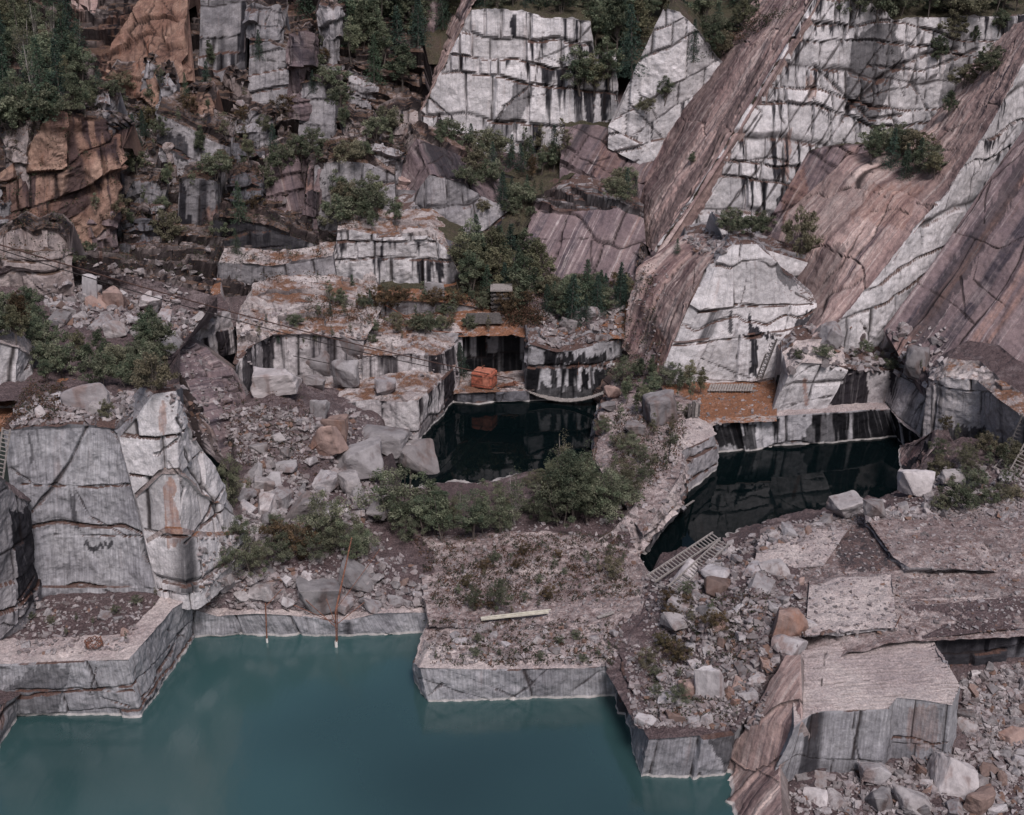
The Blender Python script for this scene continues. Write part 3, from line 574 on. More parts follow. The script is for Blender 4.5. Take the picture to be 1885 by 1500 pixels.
# shelf at the foot of sheet E
mass('needle_shelf', [push(tc, 0, 1.5, .1), D(126.5, (1450, 662), (1500, 654), (1560, 650), (1650, 655), (1700, 672, 121), (1740, 690, 118.5)), D(130, (1440, 645), (1500, 642), (1560, 640), (1640, 640), (1690, 655, 123.5), (1735, 680, 119.5)), D(134, (1430, 630), (1500, 625), (1560, 620), (1650, 620), (1700, 640, 126), (1740, 660, 122))],
    [S('top', 'mid', amp=.5, plates=1.8, pamp=.7), S('top', 'needle', amp=.4, plates=2), S('top', 'needle', amp=.4)], seed=26, label='narrow shelf of brown needles above the striped wall')
# ------- outcrop G with its pink side
b = [d(1212, 700, 125.5), d(1235, 702, 125.2), d(1300, 698, 125.5), d(1385, 700, 126), d(1440, 690, 127), d(1500, 672, 129), d(1520, 640, 131)]
m1 = over(b, [(1240, 628), (1262, 628), (1330, 618), (1385, 612), (1440, 608), (1505, 592), (1518, 588)], .5)
m2 = over(b, [(1270, 560), (1290, 572), (1350, 566), (1400, 562), (1450, 560), (1500, 556), (1516, 560)], 1.4)
m3 = over(b, [(1300, 500), (1322, 480), (1350, 448), (1392, 446), (1440, 500), (1490, 540), (1514, 550)], 3.2)
mass('pale_outcrop', [drop(b, 2), b, m1, m2, m3, push(m3, 0, 4, 0), push(m3, 0, 9, -3)],
    [HID, S('face', 'pale', h=9, w=8, stain=.16, amp=.1, cross=.5), S('face', 'pale', h=9, w=9, stain=.2, amp=.1, cross=.4), S('face', 'pale', h=9, w=9, stain=.1, amp=.15, cross=.9), S('top', 'mid', amp=.5, plates=1.5), HID], seed=27, res=.9,
    label='pale jointed outcrop above the needle-covered flat',
    cracks=[([(1285, 574), (1350, 566), (1352, 560), (1400, 563), (1495, 558)], 3, .5), ([(1240, 635), (1330, 626), (1400, 616)], 2.5, .4), ([(1290, 660), (1350, 685), (1380, 695)], 2, .2)],
    paint=[('stain', [(1378, 580), (1386, 580), (1392, 620), (1390, 690), (1376, 690), (1380, 620)], 1), ('stain', [(1344, 574), (1352, 570), (1350, 620), (1342, 610)], .9), ('stain', [(1385, 605), (1425, 612), (1422, 620), (1385, 620)], 1), ('stain', [(1470, 590), (1500, 570), (1505, 590), (1462, 610)], .95), ('stain', [(1415, 455), (1440, 470), (1470, 530), (1440, 520)], .7)])
mass('pink_outcrop_slope', [[d(1205, 720, 125), d(1215, 705, 125.3)], [d(1212, 700, 125.4), d(1240, 628, 126), d(1270, 560, 127), d(1300, 500, 128.8), d(1346, 450, 130.5), d(1372, 432, 132)][::1], [d(1150, 640, 134), d(1165, 560, 137), d(1180, 500, 139), d(1215, 470, 141), d(1262, 436, 142), d(1290, 436, 143)], [d(1160, 640, 140), d(1180, 520, 145), d(1290, 450, 150)]],
    [HID, S('slope', 'pink', uv='dip', dirv=(d(1212, 700, 125.4), d(1346, 450, 130.5)), h=18, w=9, amp=.15, stain=.05, sheet=.3, cross=.2), HID], seed=28, label='pink streaked side of the pale outcrop', paint=[('stain', [(1215, 690), (1180, 640), (1170, 560), (1190, 560), (1230, 620)], .5), ('orange', [(1200, 720), (1190, 660), (1210, 600), (1225, 640), (1215, 700)], .7)])
b = [d(1380, 545, 134), d(1440, 540, 135), d(1500, 540, 137)]; t = over(b, [(1320, 415), (1400, 455), (1520, 492)], .5)
mass('pale_outcrop', [drop(b, 3), b, t, push(t, 0, 5, .5), push(t, 0, 9, -3)], [S('face', 'pale', h=4, w=5), S('face', 'pale', h=4.5, w=6, stain=.25, amp=.2), S('top', 'mid', plates=2, amp=.4), HID], seed=29, label='pale upper blocks behind the jointed outcrop')
b = [d(1235, 500, 141), d(1300, 490, 141), d(1330, 480, 141)]; t = over(b, [(1268, 438), (1300, 430), (1345, 425)])
mass('broken_crest', [b, t, push(t, 0, 4, .4), push(t, 0, 8, -2)], [S('face', 'mid'), S('top', 'mid', plates=1.2, amp=.6), HID], seed=30, label='broken crest of pale stone beside the pink slope')
# ------- sheet C and the big white cliff
ct = [d(1198, 480, 148.8), d(1252, 400, 150.8), d(1332, 277, 153.8), d(1414, 142, 156.3), d(1502, -3, 158.8), d(1580, -130, 161)]
cb_ = [(1300, 470), (1405, 430), (1480, 340), (1600, 280), (1780, 220), (1980, 150)]
cbs = [d(1206, 490, 148.8), d(1420, 440, 152), d(1500, 340, 156.5), d(1640, 270, 161.5), d(1740, 200, 166.5), d(1800, 60, 171.5)]
mass('pink_cliff_sheet', [push(ct, 1.6, .9, -2.4), push(ct, .5, -.15, -.1), [d(1178, 450, 163), d(1188, 330, 168), d(1262, 180, 174), d(1330, 85, 178), d(1400, -20, 184), d(1450, -130, 190)], [d(1170, 470, 168), d(1190, 360, 175), d(1262, 220, 181), d(1330, 120, 186), d(1400, 20, 192), d(1450, -90, 198)]],
    [S('slope', 'pink', uv='dip', dirv=(ct[0], ct[4]), h=30, w=30, amp=.0, stain=.0, sheet=.0, cross=0, bulge=.1), S('slope', 'pink', uv='dip', dirv=(ct[0], ct[4]), h=24, w=12, amp=.12, stain=.0, sheet=.25, cross=.35), HID], seed=31, label='tall pink rock sheet left of the big white cliff', cracks=[([(1205, 470), (1330, 262), (1500, -20)], 3, .5), ([(1225, 430), (1350, 215), (1440, 60)], 2, .3)],
    paint=[('stain', [(1255, 190), (1330, 90), (1500, -20), (1400, 40), (1330, 150), (1240, 330), (1190, 420), (1190, 350)], .45), ('stain', [(1190, 480), (1330, 262), (1420, 110), (1405, 105), (1310, 262), (1190, 440)], .5)])
wt = [d(1196, 478, 149), d(1250, 398, 151), d(1330, 275, 154), d(1412, 140, 156.5), d(1500, -5, 159), d(1580, -20, 160), d(1640, 35, 161), d(1700, 30, 162), d(1780, 30, 163), d(1850, 28, 164), d(2000, 20, 166)]
wb = [d(1200, 500, 149), d(1260, 490, 150), d(1330, 480, 151), d(1400, 470, 152), d(1450, 450, 153), d(1520, 420, 155), d(1600, 380, 156), d(1680, 330, 158), d(1740, 300, 160), d(1840, 260, 162), d(2000, 220, 166)]
mass('white_cliff', [drop(wb, 2), wb, wt, crest(wt, 5, 3, 8, 2), push(wt, 3, 10, -8)], [HID, S('face', 'pale', uv='x', h=3.1, w=2.7, stain=.52, amp=.28, cross=.9, tilt=-.12, warp=.5, cd=.4, cw=.095, merge=.18), S('top', 'soil', amp=.5), HID], seed=32, label='big white jointed cliff on the upper right',
    cracks=[([(1205, 475), (1330, 262), (1500, -20)], 3, .5), ([(1290, 460), (1330, 400), (1440, 250), (1560, 60), (1600, 0)], 4, .5), ([(1420, 400), (1440, 380), (1520, 270), (1600, 150)], 4, .5), ([(1560, 200), (1640, 130), (1700, 100), (1760, 90)], 7, .8), ([(1500, 120), (1600, 220), (1660, 210)], 5, .6), ([(1310, 350), (1315, 330), (1450, 130), (1530, 10)], 3, .4), ([(1240, 462), (1330, 330), (1400, 215)], 3, .3), ([(1370, 430), (1470, 270), (1530, 170)], 3, .4), ([(1470, 330), (1560, 180), (1640, 60)], 4, .5), ([(1540, 280), (1620, 170), (1700, 50)], 3, .4), ([(1440, 250), (1442, 340), (1436, 420)], 4, .4), ([(1700, 60), (1680, 150), (1720, 220)], 4, .5), ([(1600, 120), (1700, 130), (1800, 90)], 4, .4), ([(1340, 300), (1420, 290), (1490, 310)], 3, .4)],
    paint=[('stain', [(1425, 360), (1442, 345), (1440, 420), (1425, 410)], 1), ('stain', [(1570, 60), (1640, 40), (1670, 110), (1600, 240), (1560, 200)], .75), ('stain', [(1740, 60), (1800, 50), (1790, 200), (1730, 210)], .6), ('orange', [(1445, 250), (1460, 240), (1452, 330), (1445, 330)], .9), ('orange', [(1488, 145), (1500, 140), (1498, 185), (1486, 185)], .8)])
# ------- wedge B
b = [d(1120, 232, 172), d(1180, 262, 171), d(1240, 250, 171), d(1300, 220, 172)]; t = over(b, [(1222, 14), (1250, 22), (1290, 60), (1330, 120)], 1)
mass('white_slab', [drop(b, 3), b, t, crest(t, 1, 0, 8, 2), push(t, 0, 10, -6)], [HID, S('face', 'pale', uv='x', h=4, w=4, stain=.4, amp=.25, cross=1.2, tilt=.5, cw=.12), S('top', 'soil'), HID], seed=33, label='leaning pale slab between the two white cliffs')
# ------- wedge A, main white cliff
at_ = [d(770, 216, 178), d(800, 160, 178.5), d(835, 90, 179), d(868, 18, 180), d(960, 18, 180), d(1000, 30, 180), d(1050, 32, 180), d(1088, 40, 180), d(1094, 100, 180.5), d(1132, 98, 181), d(1134, 150, 181)]
ab = [d(776, 250, 177), d(800, 285, 176.5), d(830, 300, 176), d(868, 310, 176), d(960, 318, 176), d(1000, 318, 176), d(1040, 300, 176.5), d(1056, 250, 177), d(1070, 230, 177.5), d(1120, 220, 178), d(1140, 215, 178)]
mass('white_cliff', [drop(ab, 3), ab, at_, crest(at_, 3, 0, 6, 1.5), push(at_, 0, 8, -8)], [HID, S('face', 'pale', uv='x', h=3.7, w=2.5, stain=.5, amp=.28, cross=.25, tilt=-.08, warp=.42, cd=.4, cw=.1, merge=.22), S('top', 'soil', amp=.5), HID], seed=34, label='white cliff of stacked blocks in the upper middle',
    cracks=[([(1000, 60), (985, 150), (930, 195), (900, 250)], 3, .5), ([(790, 180), (830, 215), (870, 290)], 2.5, .4)],
    paint=[('stain', [(936, 30), (946, 30), (948, 70), (940, 75)], 1), ('stain', [(895, 240), (935, 190), (960, 140), (985, 170), (940, 250), (915, 310), (890, 300)], .7)])
mass('pink_cliff_sheet', [[d(762, 230, 178), d(770, 216, 178)], [d(768, 218, 178), d(868, 18, 180), d(900, -50, 181)], [d(764, 180, 188), d(842, 0, 192), d(862, -60, 193)], [d(764, 200, 193), d(842, 20, 197), d(862, -40, 198)]],
    [HID, S('slope', 'pink', uv='dip', amp=.1, stain=.05, sheet=.1), HID], seed=35, label='narrow pink sheet left of the upper middle cliff')
mass('dark_rock_slope', [[d(690, 230, 178), d(760, 220, 178)], [d(700, 110, 184), d(775, 100, 186)], [d(760, -60, 196), d(850, -60, 197)], [d(780, -20, 204), d(850, -20, 204)]], [S('slope', 'purple', uv='dip', stain=.3), S('slope', 'purple', uv='dip', stain=.3), HID], seed=36, label='dark slope among the trees left of the pink sheet')
# ------- centre: purple slope, terraces
b = [d(930, 575, 146), d(1000, 575, 147), d(1080, 570, 147.5), d(1150, 545, 148), d(1195, 520, 149)]
m1 = [d(985, 372, 160), d(1030, 392, 159.5), d(1090, 386, 159), d(1140, 386, 158), d(1185, 400, 157)]
m2 = [d(985, 368, 163), d(1050, 336, 167), d(1090, 338, 167), d(1130, 356, 166), d(1185, 370, 165)]
mass('purple_slope', [drop(b, 3), b, m1, m2, push(m2, 0, 6, 1), push(m2, 0, 8, -5)], [HID, S('slope', 'purple', uv='dip', dirv=(d(1000, 540, 148), d(1075, 395, 158)), h=14, w=9, amp=.25, stain=.1, sheet=.35, cross=.8), S('crag', 'mid', h=2.5, w=3, amp=.6, stain=.2), S('top', 'mid', amp=.5), HID], seed=37, label='purple streaked slope in the centre below the cliffs')
mass('pink_bench_slope', [[d(1030, 410, 166), d(1120, 410, 165), d(1200, 400, 163)], [d(1030, 300, 171), d(1090, 325, 170), d(1140, 340, 168.5), d(1190, 330, 167)], [d(1040, 235, 175), d(1100, 232, 175), d(1160, 250, 175), d(1235, 210, 176)], [d(1040, 220, 179), d(1120, 215, 181), d(1240, 180, 182)]],
    [HID, S('slope', 'purple', uv='dip', dirv=(d(1100, 330, 168), d(1165, 225, 175)), amp=.3, stain=.2, sheet=.4, cross=.9), S('top', 'soil', amp=.5)], seed=38, label='pinkish bench slope below the upper middle cliff', paint=[('orange', [(1090, 320), (1110, 260), (1165, 250), (1150, 300), (1120, 330)], .35)])
b = [d(940, 345, 171), d(1000, 362, 170), d(1060, 350, 170)]; t = over(b, [(925, 318), (1000, 340), (1060, 342)])
mass('small_ledge', [drop(b, 4), b, t, push(t, 0, 6, 0), push(t, 0, 8, -6)], [HID, S('face', 'mid', h=3, w=4, stain=.4), S('top', 'soil', amp=.4), HID], seed=39, label='small ledge under the upper middle cliff')
mass('wooded_floor', [G(6.5, (700, 625), (850, 618), (1000, 622), (1150, 625)), G(7.2, (700, 600), (850, 590), (1000, 600), (1150, 600)), G(8, (700, 552), (850, 555), (1000, 560), (1180, 550)), D(0, (840, 525, 144.5), (940, 545, 145), (1000, 562, 145.5), (1190, 545, 146)), D(0, (840, 450, 155), (930, 490, 151), (1000, 580, 149), (1190, 570, 149))],
    [S('top', 'needle', amp=.3), S('top', 'needle', amp=.4), S('top', 'soil', amp=.5), S('top', 'soil', amp=.5)], seed=40, label='brown grassy floor at the foot of the purple slope')
mass('gully_floor', [D(155, (840, 460), (960, 430)), D(162, (860, 380), (980, 370)), D(170, (800, 290), (930, 330), (1060, 320)), D(176, (790, 260), (930, 300), (1060, 290))], [S('top', 'soil', amp=.6)] * 3, seed=41, label='brushy gully below the upper middle cliff')
# orange box ledge and the black walls behind it
b = G(0, (835, 742), (870, 745), (915, 742), (960, 741), (1005, 738)); t = lift(b, [1.1, 1.4, 1.3, 1.5, 1.6])
mass('low_ledge', [drop(b, 1.5), b, t, push(t, 0, 5.5, .4), push(t, 0, 6.5, 0)], [HID, S('face', 'dark', h=3, w=3, amp=.35, stain=.5), S('top', 'ledge', amp=.3, plates=1.5), HID], seed=42, label='low dark ledge by the water that carries the orange tank')
b = [d(838, 712, 136), d(870, 700, 137), d(910, 700, 137), d(950, 700, 137), d(985, 705, 137)]; t = over(b, [(838, 616), (870, 613), (910, 612), (950, 612), (985, 614)])
mass('black_wall', [drop(b, 3), b, t, push(t, 0, 3, .2), push(t, 0, 5, -2)], [HID, S('face', 'black', h=4, w=3.2, stain=.72, amp=.2, merge=.3), S('top', 'needle', amp=.3), HID], seed=43, label='black-streaked wall behind the orange tank',
    paint=[('stain', [(838, 660), (985, 655), (985, 712), (838, 712)], .9), ('stain', [(928, 612), (958, 612), (958, 700), (920, 700)], .95), ('orange', [(884, 620), (896, 620), (893, 690), (886, 690)], 1), ('stain', [(896, 620), (920, 618), (918, 650), (896, 652)], -.8)])
b = [d(962, 690, 136.5), d(966, 738, 130.6), d(1010, 736, 130.8), d(1060, 733, 131.2), d(1112, 728, 132), d(1150, 700, 135)]; t = over(b, [(970, 612), (972, 632), (1025, 648), (1055, 645), (1100, 630), (1150, 620)])
mass('black_streaked_block', [drop(b, 2), b, t, push(t, 0, 4, .8), push(t, 0, 9, 2.5), push(t, 0, 11, -3)], [HID, S('face', 'black', h=3.6, w=3.6, stain=.55, amp=.16, merge=.35, cd=.25, cross=0), S('top', 'mid', amp=.4, plates=1.6), S('top', 'rubble', amp=.5), HID], seed=47,
    label='pale block wall with broad black streaks beside the orange tank', cracks=[([(966, 676), (1030, 674), (1090, 672), (1115, 676)], 3.5, .5)],
    paint=[('stain', [(1008, 655), (1120, 652), (1118, 672), (1008, 674)], .97), ('stain', [(1010, 676), (1022, 676), (1024, 712), (1012, 712)], .97), ('stain', [(1045, 676), (1055, 676), (1054, 712), (1048, 712)], 1), ('stain', [(1070, 680), (1084, 680), (1084, 715), (1068, 715)], 1), ('stain', [(1094, 678), (1130, 676), (1130, 735), (1092, 735)], .97), ('stain', [(962, 713), (1120, 710), (1120, 740), (962, 742)], .85), ('stain', [(972, 676), (978, 676), (978, 712), (972, 712)], 1), ('stain', [(975, 636), (1130, 622), (1118, 648), (978, 652)], -.9)])
# right bank of the middle pool: brown rubbly slope up to sheet C
mass('brown_scree_slope', [[d(1098, 745, 130), d(1128, 640, 137), d(1150, 580, 142), d(1165, 520, 147), d(1185, 450, 153)], [d(1122, 738, 127.5), d(1165, 650, 132.5), d(1185, 590, 137), d(1190, 520, 143), d(1200, 460, 150)], [d(1215, 722, 124.5), d(1220, 660, 128), d(1215, 600, 133), d(1215, 530, 139), d(1215, 470, 146)], [d(1240, 735, 123), d(1250, 700, 126), d(1240, 600, 134), d(1230, 480, 147)]],
    [S('crag', 'crag', amp=.6, h=3, w=3), S('slope', 'purple', uv='dip', amp=.5, stain=.2, sheet=.5), HID], seed=48, label='brown scree slope right of the black-streaked block', paint=[('orange', [(1120, 620), (1180, 560), (1200, 640), (1160, 720), (1120, 700)], .35)])
# ------- left side of the middle pool: three tiers
b = [d(560, 800, 118), d(640, 780, 119.5), d(688, 775, 120.5), d(730, 790, 119.5), d(768, 812, 119), d(800, 778, 124.5), d(846, 733, 131.6)]
t = [d(560, 770, 118), d(640, 742, 119.8), d(690, 735, 120.8), d(732, 738, 119.8), d(770, 736, 119.3), d(800, 706, 124.8), d(839, 673, 131.8)]
mass('striped_ledge', [drop(b, 2), b, t, push(t, 0, 4, .2), push(t, -1, 9, .6)], [HID, S('face', 'stripe', h=6, w=5, stain=.7, amp=.15, merge=.4, cd=.2), S('top', 'ledge', amp=.2, plates=2.2, pamp=.35), S('top', 'ledge', amp=.25)], seed=49,
    label='lowest striped ledge along the left of the middle pool', paint=[('stain', [(700, 740), (768, 738), (766, 775), (720, 760)], -.8), ('stain', [(772, 780), (846, 715), (846, 735), (768, 815)], .6)])
b = [d(668, 700, 126), d(720, 692, 127), d(770, 694, 127), d(810, 690, 128), d(846, 690, 132)]; t = over(b, [(668, 655), (720, 653), (770, 650), (806, 652), (838, 634)])
mass('middle_ledge', [drop(b, 2), b, t, push(t, -.5, 5, .7), push(t, -1, 9, 1.2), push(t, -1, 10, -3)], [HID, S('face', 'stripe', h=4, w=4, stain=.6, amp=.15), S('top', 'ledge', amp=.25, plates=2.2, pamp=.5), S('top', 'ledge', amp=.3, plates=2.5, pamp=.7), HID], seed=50, label='middle ledge of pale plates left of the middle pool')
b = [d(800, 660, 134), d(830, 664, 134), d(850, 660, 135)]; t = over(b, [(800, 616), (832, 612), (852, 614)])
mass('square_block', [drop(b, 3), b, t, push(t, 0, 3, .2), push(t, 0, 4, -3)], [HID, S('face', 'mid', h=5, w=5, stain=.2, amp=.1), S('top', 'paletop', amp=.1), HID], seed=51, label='square pale block left of the black-streaked wall')
b = [d(425, 752, 118), d(462, 722, 121), d(502, 694, 126), d(560, 692, 126.5), d(640, 690, 127), d(668, 690, 127), d(682, 660, 130), d(704, 620, 136)]
t = [d(436, 668, 118.5), d(455, 640, 121.5), d(497, 618, 126.5), d(560, 616, 127), d(640, 622, 127.5), d(672, 626, 127.8), d(684, 598, 131), d(704, 564, 137)]
mass('block_ledge', [drop(b, 2), b, t, push(t, -1, 5, .9), push(t, -2, 11, 1.8), push(t, -2, 16, 2.2), push(t, 0, 18, -4)], [HID, S('face', 'stripe', h=4.2, w=3.4, stain=.62, amp=.2, cd=.3, merge=.3), S('top', 'ledge', amp=.35, plates=2., pamp=.9), S('top', 'ledge', amp=.4, plates=2.5, pamp=.9), S('top', 'ledge', amp=.35, plates=2, pamp=.6), HID], seed=52,
    label='upper ledge of stacked blocks with brown needle-covered top', paint=[('stain', [(486, 625), (506, 622), (506, 692), (486, 696)], .95), ('stain', [(420, 690), (500, 640), (500, 700), (425, 755)], .5)])
b = [d(335, 640, 125), d(352, 634, 126), d(395, 610, 129), d(430, 602, 131)]; t = over(b, [(330, 610), (356, 597), (392, 578), (425, 568)])
mass('striped_step', [drop(b, 3), b, t, push(t, -2, 4, .5), push(t, -3, 9, 1)], [HID, S('face', 'stripe', h=5, w=3, stain=.5, amp=.12), S('top', 'rubble', amp=.3), S('top', 'needle', amp=.3)], seed=53, label='short striped step at the edge of the rubble field')
b = [d(690, 612, 138), d(760, 606, 139), d(850, 602, 140), d(935, 592, 142)]; t = over(b, [(690, 556), (760, 554), (850, 560), (930, 580)])
mass('low_pale_wall', [drop(b, 3), b, t, push(t, 0, 4, .3), push(t, 0, 8, .5)], [HID, S('face', 'mid', h=5, w=6, stain=.25, amp=.15), S('top', 'needle', amp=.3), S('top', 'soil', amp=.3)], seed=54, label='low pale wall behind the ledges near the log hut')
# ------- stacked wall Y1 etc
b = [d(600, 560, 145), d(640, 552, 145), d(700, 550, 145), d(790, 552, 145), d(845, 556, 145), d(860, 556, 146)]; t = over(b, [(622, 425), (640, 424), (700, 434), (788, 430), (818, 452), (850, 520)])
mass('white_block_wall', [drop(b, 3), b, t, push(t, 0, 4, .6), push(t, 0, 9, 1), push(t, 0, 10, -5)], [HID, S('face', 'pale', uv='x', h=3.0, w=3.2, stain=.44, amp=.2, merge=.3, cross=.15, warp=.25, cd=.4, cw=.11), S('top', 'ledge', amp=.4, plates=2, pamp=.8), S('top', 'ledge', amp=.4), HID], seed=55, label='white block wall in the middle of the quarry',
    paint=[('stain', [(703, 440), (709, 440), (709, 480), (703, 480)], 1)])
b = [d(790, 560, 147), d(850, 560, 147)]; t = over(b, [(800, 430), (850, 450)])
mass('dark_buttress', [drop(b, 3), b, t, push(t, 0, 5, 1), push(t, 0, 7, -5)], [HID, S('face', 'dark', h=6, w=4, stain=.3), S('top', 'soil'), HID], seed=56, label='dark buttress behind the right end of the white block wall')
b = [d(400, 530, 140), d(440, 542, 141), d(500, 548, 142), d(560, 556, 143), d(625, 545, 144)]; t = over(b, [(400, 482), (440, 484), (500, 488), (545, 482), (612, 470)])
mass('grey_block_row', [drop(b, 3), b, t, push(t, 0, 4, .6), push(t, 0, 6, -4)], [HID, S('face', 'mid', h=5, w=4, stain=.45, amp=.3), S('top', 'ledge', amp=.3, plates=2, pamp=.8), HID], seed=57, label='row of grey streaked blocks above the needle-covered ledge')
b = [d(395, 470, 147), d(440, 468, 147.5), d(478, 482, 148), d(540, 510, 148), d(610, 500, 149)]; t = over(b, [(392, 404), (440, 404), (478, 412), (560, 440), (612, 460)])
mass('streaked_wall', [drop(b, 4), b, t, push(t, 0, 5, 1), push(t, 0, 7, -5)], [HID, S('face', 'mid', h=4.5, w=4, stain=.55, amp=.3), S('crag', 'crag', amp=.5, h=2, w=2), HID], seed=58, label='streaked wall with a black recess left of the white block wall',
    paint=[('stain', [(385, 400), (470, 404), (470, 480), (385, 470)], .95)])  # the black recess is shade painted on; the wall itself is unbroken
b = [d(718, 438, 155), d(760, 440, 155), d(800, 450, 155), d(860, 450, 156), d(930, 440, 158), d(945, 400, 160)]; t = over(b, [(724, 384), (760, 360), (790, 318), (850, 335), (910, 372), (942, 384)], .5)
mass('tiered_wall', [drop(b, 4), b, t, push(t, -2, 6, 3.5), push(t, -3, 10, 5), push(t, 0, 14, -3)], [HID, S('face', 'mid', uv='x', h=4., w=4, stain=.45, amp=.35, tilt=.25), S('slope', 'purple', uv='dip', amp=.2), S('crag', 'crag', amp=.5), HID], seed=59, label='tiered streaked wall above the middle trees',
    paint=[('stain', [(785, 320), (850, 338), (838, 362), (785, 350)], -.9)])
b = [d(724, 440, 152), d(770, 440, 152), d(800, 440, 153)]; t = over(b, [(724, 390), (760, 392), (795, 410)], .5)
mass('smooth_block', [drop(b, 3), b, t, push(t, 0, 4, 2), push(t, 0, 6, -3)], [HID, S('face', 'mid', h=5, w=8, stain=.1, amp=.2, cross=.2), S('slope', 'mid', amp=.2, uv='dip'), HID], seed=60, label='smooth grey block right above the white block wall')
b = [d(575, 430, 152), d(620, 425, 153), d(680, 420, 154), d(728, 415, 155)]; t = over(b, [(580, 302), (620, 292), (680, 298), (726, 322)], 1)
mass('streaked_block', [drop(b, 4), b, t, push(t, 0, 5, 2), push(t, 0, 8, -4)], [HID, S('face', 'mid', uv='x', h=4.2, w=4.2, stain=.4, amp=.35, tilt=.12), S('crag', 'crag', amp=.4), HID], seed=61, label='streaked grey block wall behind the dense bushes')
mass('pinkish_ramp', [[d(730, 360, 157), d(800, 360, 158)], [d(735, 335, 158), d(800, 345, 159)], [d(690, 280, 164), d(775, 300, 164)], [d(690, 262, 170), d(780, 290, 170)]], [S('slope', 'pink', uv='dip', amp=.25), S('slope', 'pink', uv='dip', amp=.3), S('crag', 'crag', amp=.4)], seed=62, label='pinkish ramp of rock above the tiered wall')
mass('dark_rock_ramp', [[d(800, 345, 160), d(935, 400, 162)], [d(790, 318, 162), d(930, 380, 163)], [d(778, 262, 168), d(830, 268, 169), d(900, 330, 168), d(940, 360, 166)], [d(778, 255, 174), d(900, 300, 174)]], [S('slope', 'purple', uv='dip', amp=.2), S('slope', 'purple', uv='dip', amp=.2, h=4, w=20), HID], seed=63, label='dark sheets of rock below the upper middle cliff')
# ------- crags, upper left
mass('broken_hillside', [G(8, (-120, 640), (180, 640), (420, 600), (640, 560), (860, 560)), D(0, (-120, 545, 122), (100, 530, 124), (300, 540, 130), (420, 545, 136), (600, 530, 147), (880, 500, 158)), D(0, (-120, 450, 134), (100, 440, 139), (300, 450, 143), (420, 450, 148), (600, 440, 156), (880, 440, 166)),
    D(0, (-120, 350, 142), (100, 340, 146), (300, 345, 152), (420, 345, 156), (600, 330, 164), (880, 360, 172)), D(0, (-120, 250, 152), (100, 245, 156), (300, 250, 162), (420, 245, 166), (600, 240, 172), (780, 260, 176)),
    D(0, (-120, 130, 165), (100, 130, 169), (300, 130, 173), (420, 130, 176), (600, 130, 179), (780, 120, 182)), D(0, (-100, 0, 180), (100, 0, 184), (300, 0, 188), (420, 0, 189), (600, 0, 190), (760, 0, 194)), D(0, (-100, -120, 196), (100, -120, 200), (300, -120, 201), (420, -120, 202), (600, -120, 203), (760, -120, 206))],
    [S('top', 'rubble', amp=.5), S('crag', 'crag', amp=.9, h=3, w=3, orange=.5), S('crag', 'crag', amp=1.1, h=3.6, w=4, orange=.6), S('crag', 'crag', amp=1.1, h=3.6, w=4, orange=.5), S('crag', 'crag', amp=1.2, h=4, w=4, orange=.8), S('crag', 'crag', amp=1.2, h=4, w=4, orange=.8), S('crag', 'crag', amp=1.2, orange=.8)], seed=64, label='broken rocky hillside on the upper left',
    paint=[('orange', [(180, 40), (260, 0), (345, 0), (335, 60), (290, 110), (260, 160), (190, 170), (172, 130)], 1), ('orange', [(560, 20), (610, 20), (605, 160), (560, 150)], .7), ('orange', [(320, 160), (400, 160), (400, 215), (320, 200)], .7), ('stain', [(370, 20), (430, 20), (420, 110), (380, 110)], .5)])
b = [d(150, 300, 168), d(172, 178, 168), d(260, 175, 168), d(300, 150, 169), d(345, 110, 171), d(362, 60, 173)]
b = [d(172, 185, 166), d(230, 182, 165.5), d(280, 170, 166), d(320, 130, 168), d(345, 100, 170)]; t = [d(210, 75, 174), d(250, 10, 179), d(300, -60, 183), d(330, -60, 183), d(345, -60, 184)]
mass('orange_crag', [drop(b, 5), b, t, push(t, 0, 6, 1), push(t, 0, 8, -8)], [HID, S('face', 'orange', uv='grid', h=3.4, w=4.2, amp=.9, stain=.3, cross=2.2, bulge=3.5, tilt=.6, lean=.5, edge=.7, cw=.13), S('top', 'soil'), HID], seed=65, label='orange crag at the top left beside the forest')
b = [d(-60, 430, 133), d(0, 425, 134), d(60, 400, 135), d(110, 410, 135.5), d(160, 385, 137), d(205, 330, 139), d(215, 300, 141)]; t = over(b, [(-60, 330), (0, 320), (45, 280), (105, 200), (135, 215), (192, 225), (208, 240)], 1.5)
mass('orange_crag', [drop(b, 4), b, t, push(t, 1, 5, 0), push(t, 1, 8, -5)], [HID, S('face', 'orange', h=5, w=3, amp=.8, stain=.62, cross=1.8, bulge=3, merge=.35, tilt=.25, edge=.6, cw=.12), S('crag', 'crag', amp=.5), HID], seed=66, label='orange cliff with a grey peak on the left', paint=[('stain', [(0, 330), (50, 300), (60, 420), (0, 430)], .6), ('orange', [(0, 260), (40, 290), (105, 195), (135, 215), (90, 300), (60, 310)], -1)])
b = [d(290, 330, 157), d(340, 345, 157), d(400, 370, 158), d(424, 372, 160)]; t = over(b, [(288, 208), (345, 235), (404, 262), (420, 268)], 1)
mass('stepped_wall', [drop(b, 3), b, t, push(t, 0, 6, 2.5), push(t, 0, 9, -3)], [HID, S('face', 'mid', h=6, w=6, stain=.45, amp=.4, tilt=-.4), S('crag', 'crag', amp=.5), HID], seed=67, label='stepped grey wall with dark shadows on the left', paint=[('stain', [(288, 232), (348, 262), (345, 300), (292, 272)], .9)])  # the wall's dark shadows are painted on as a band under its top
b = [d(325, 440, 149), d(340, 450, 149), d(395, 460, 149.5), d(404, 440, 151)]; t = over(b, [(330, 330), (345, 326), (396, 330), (402, 336)])
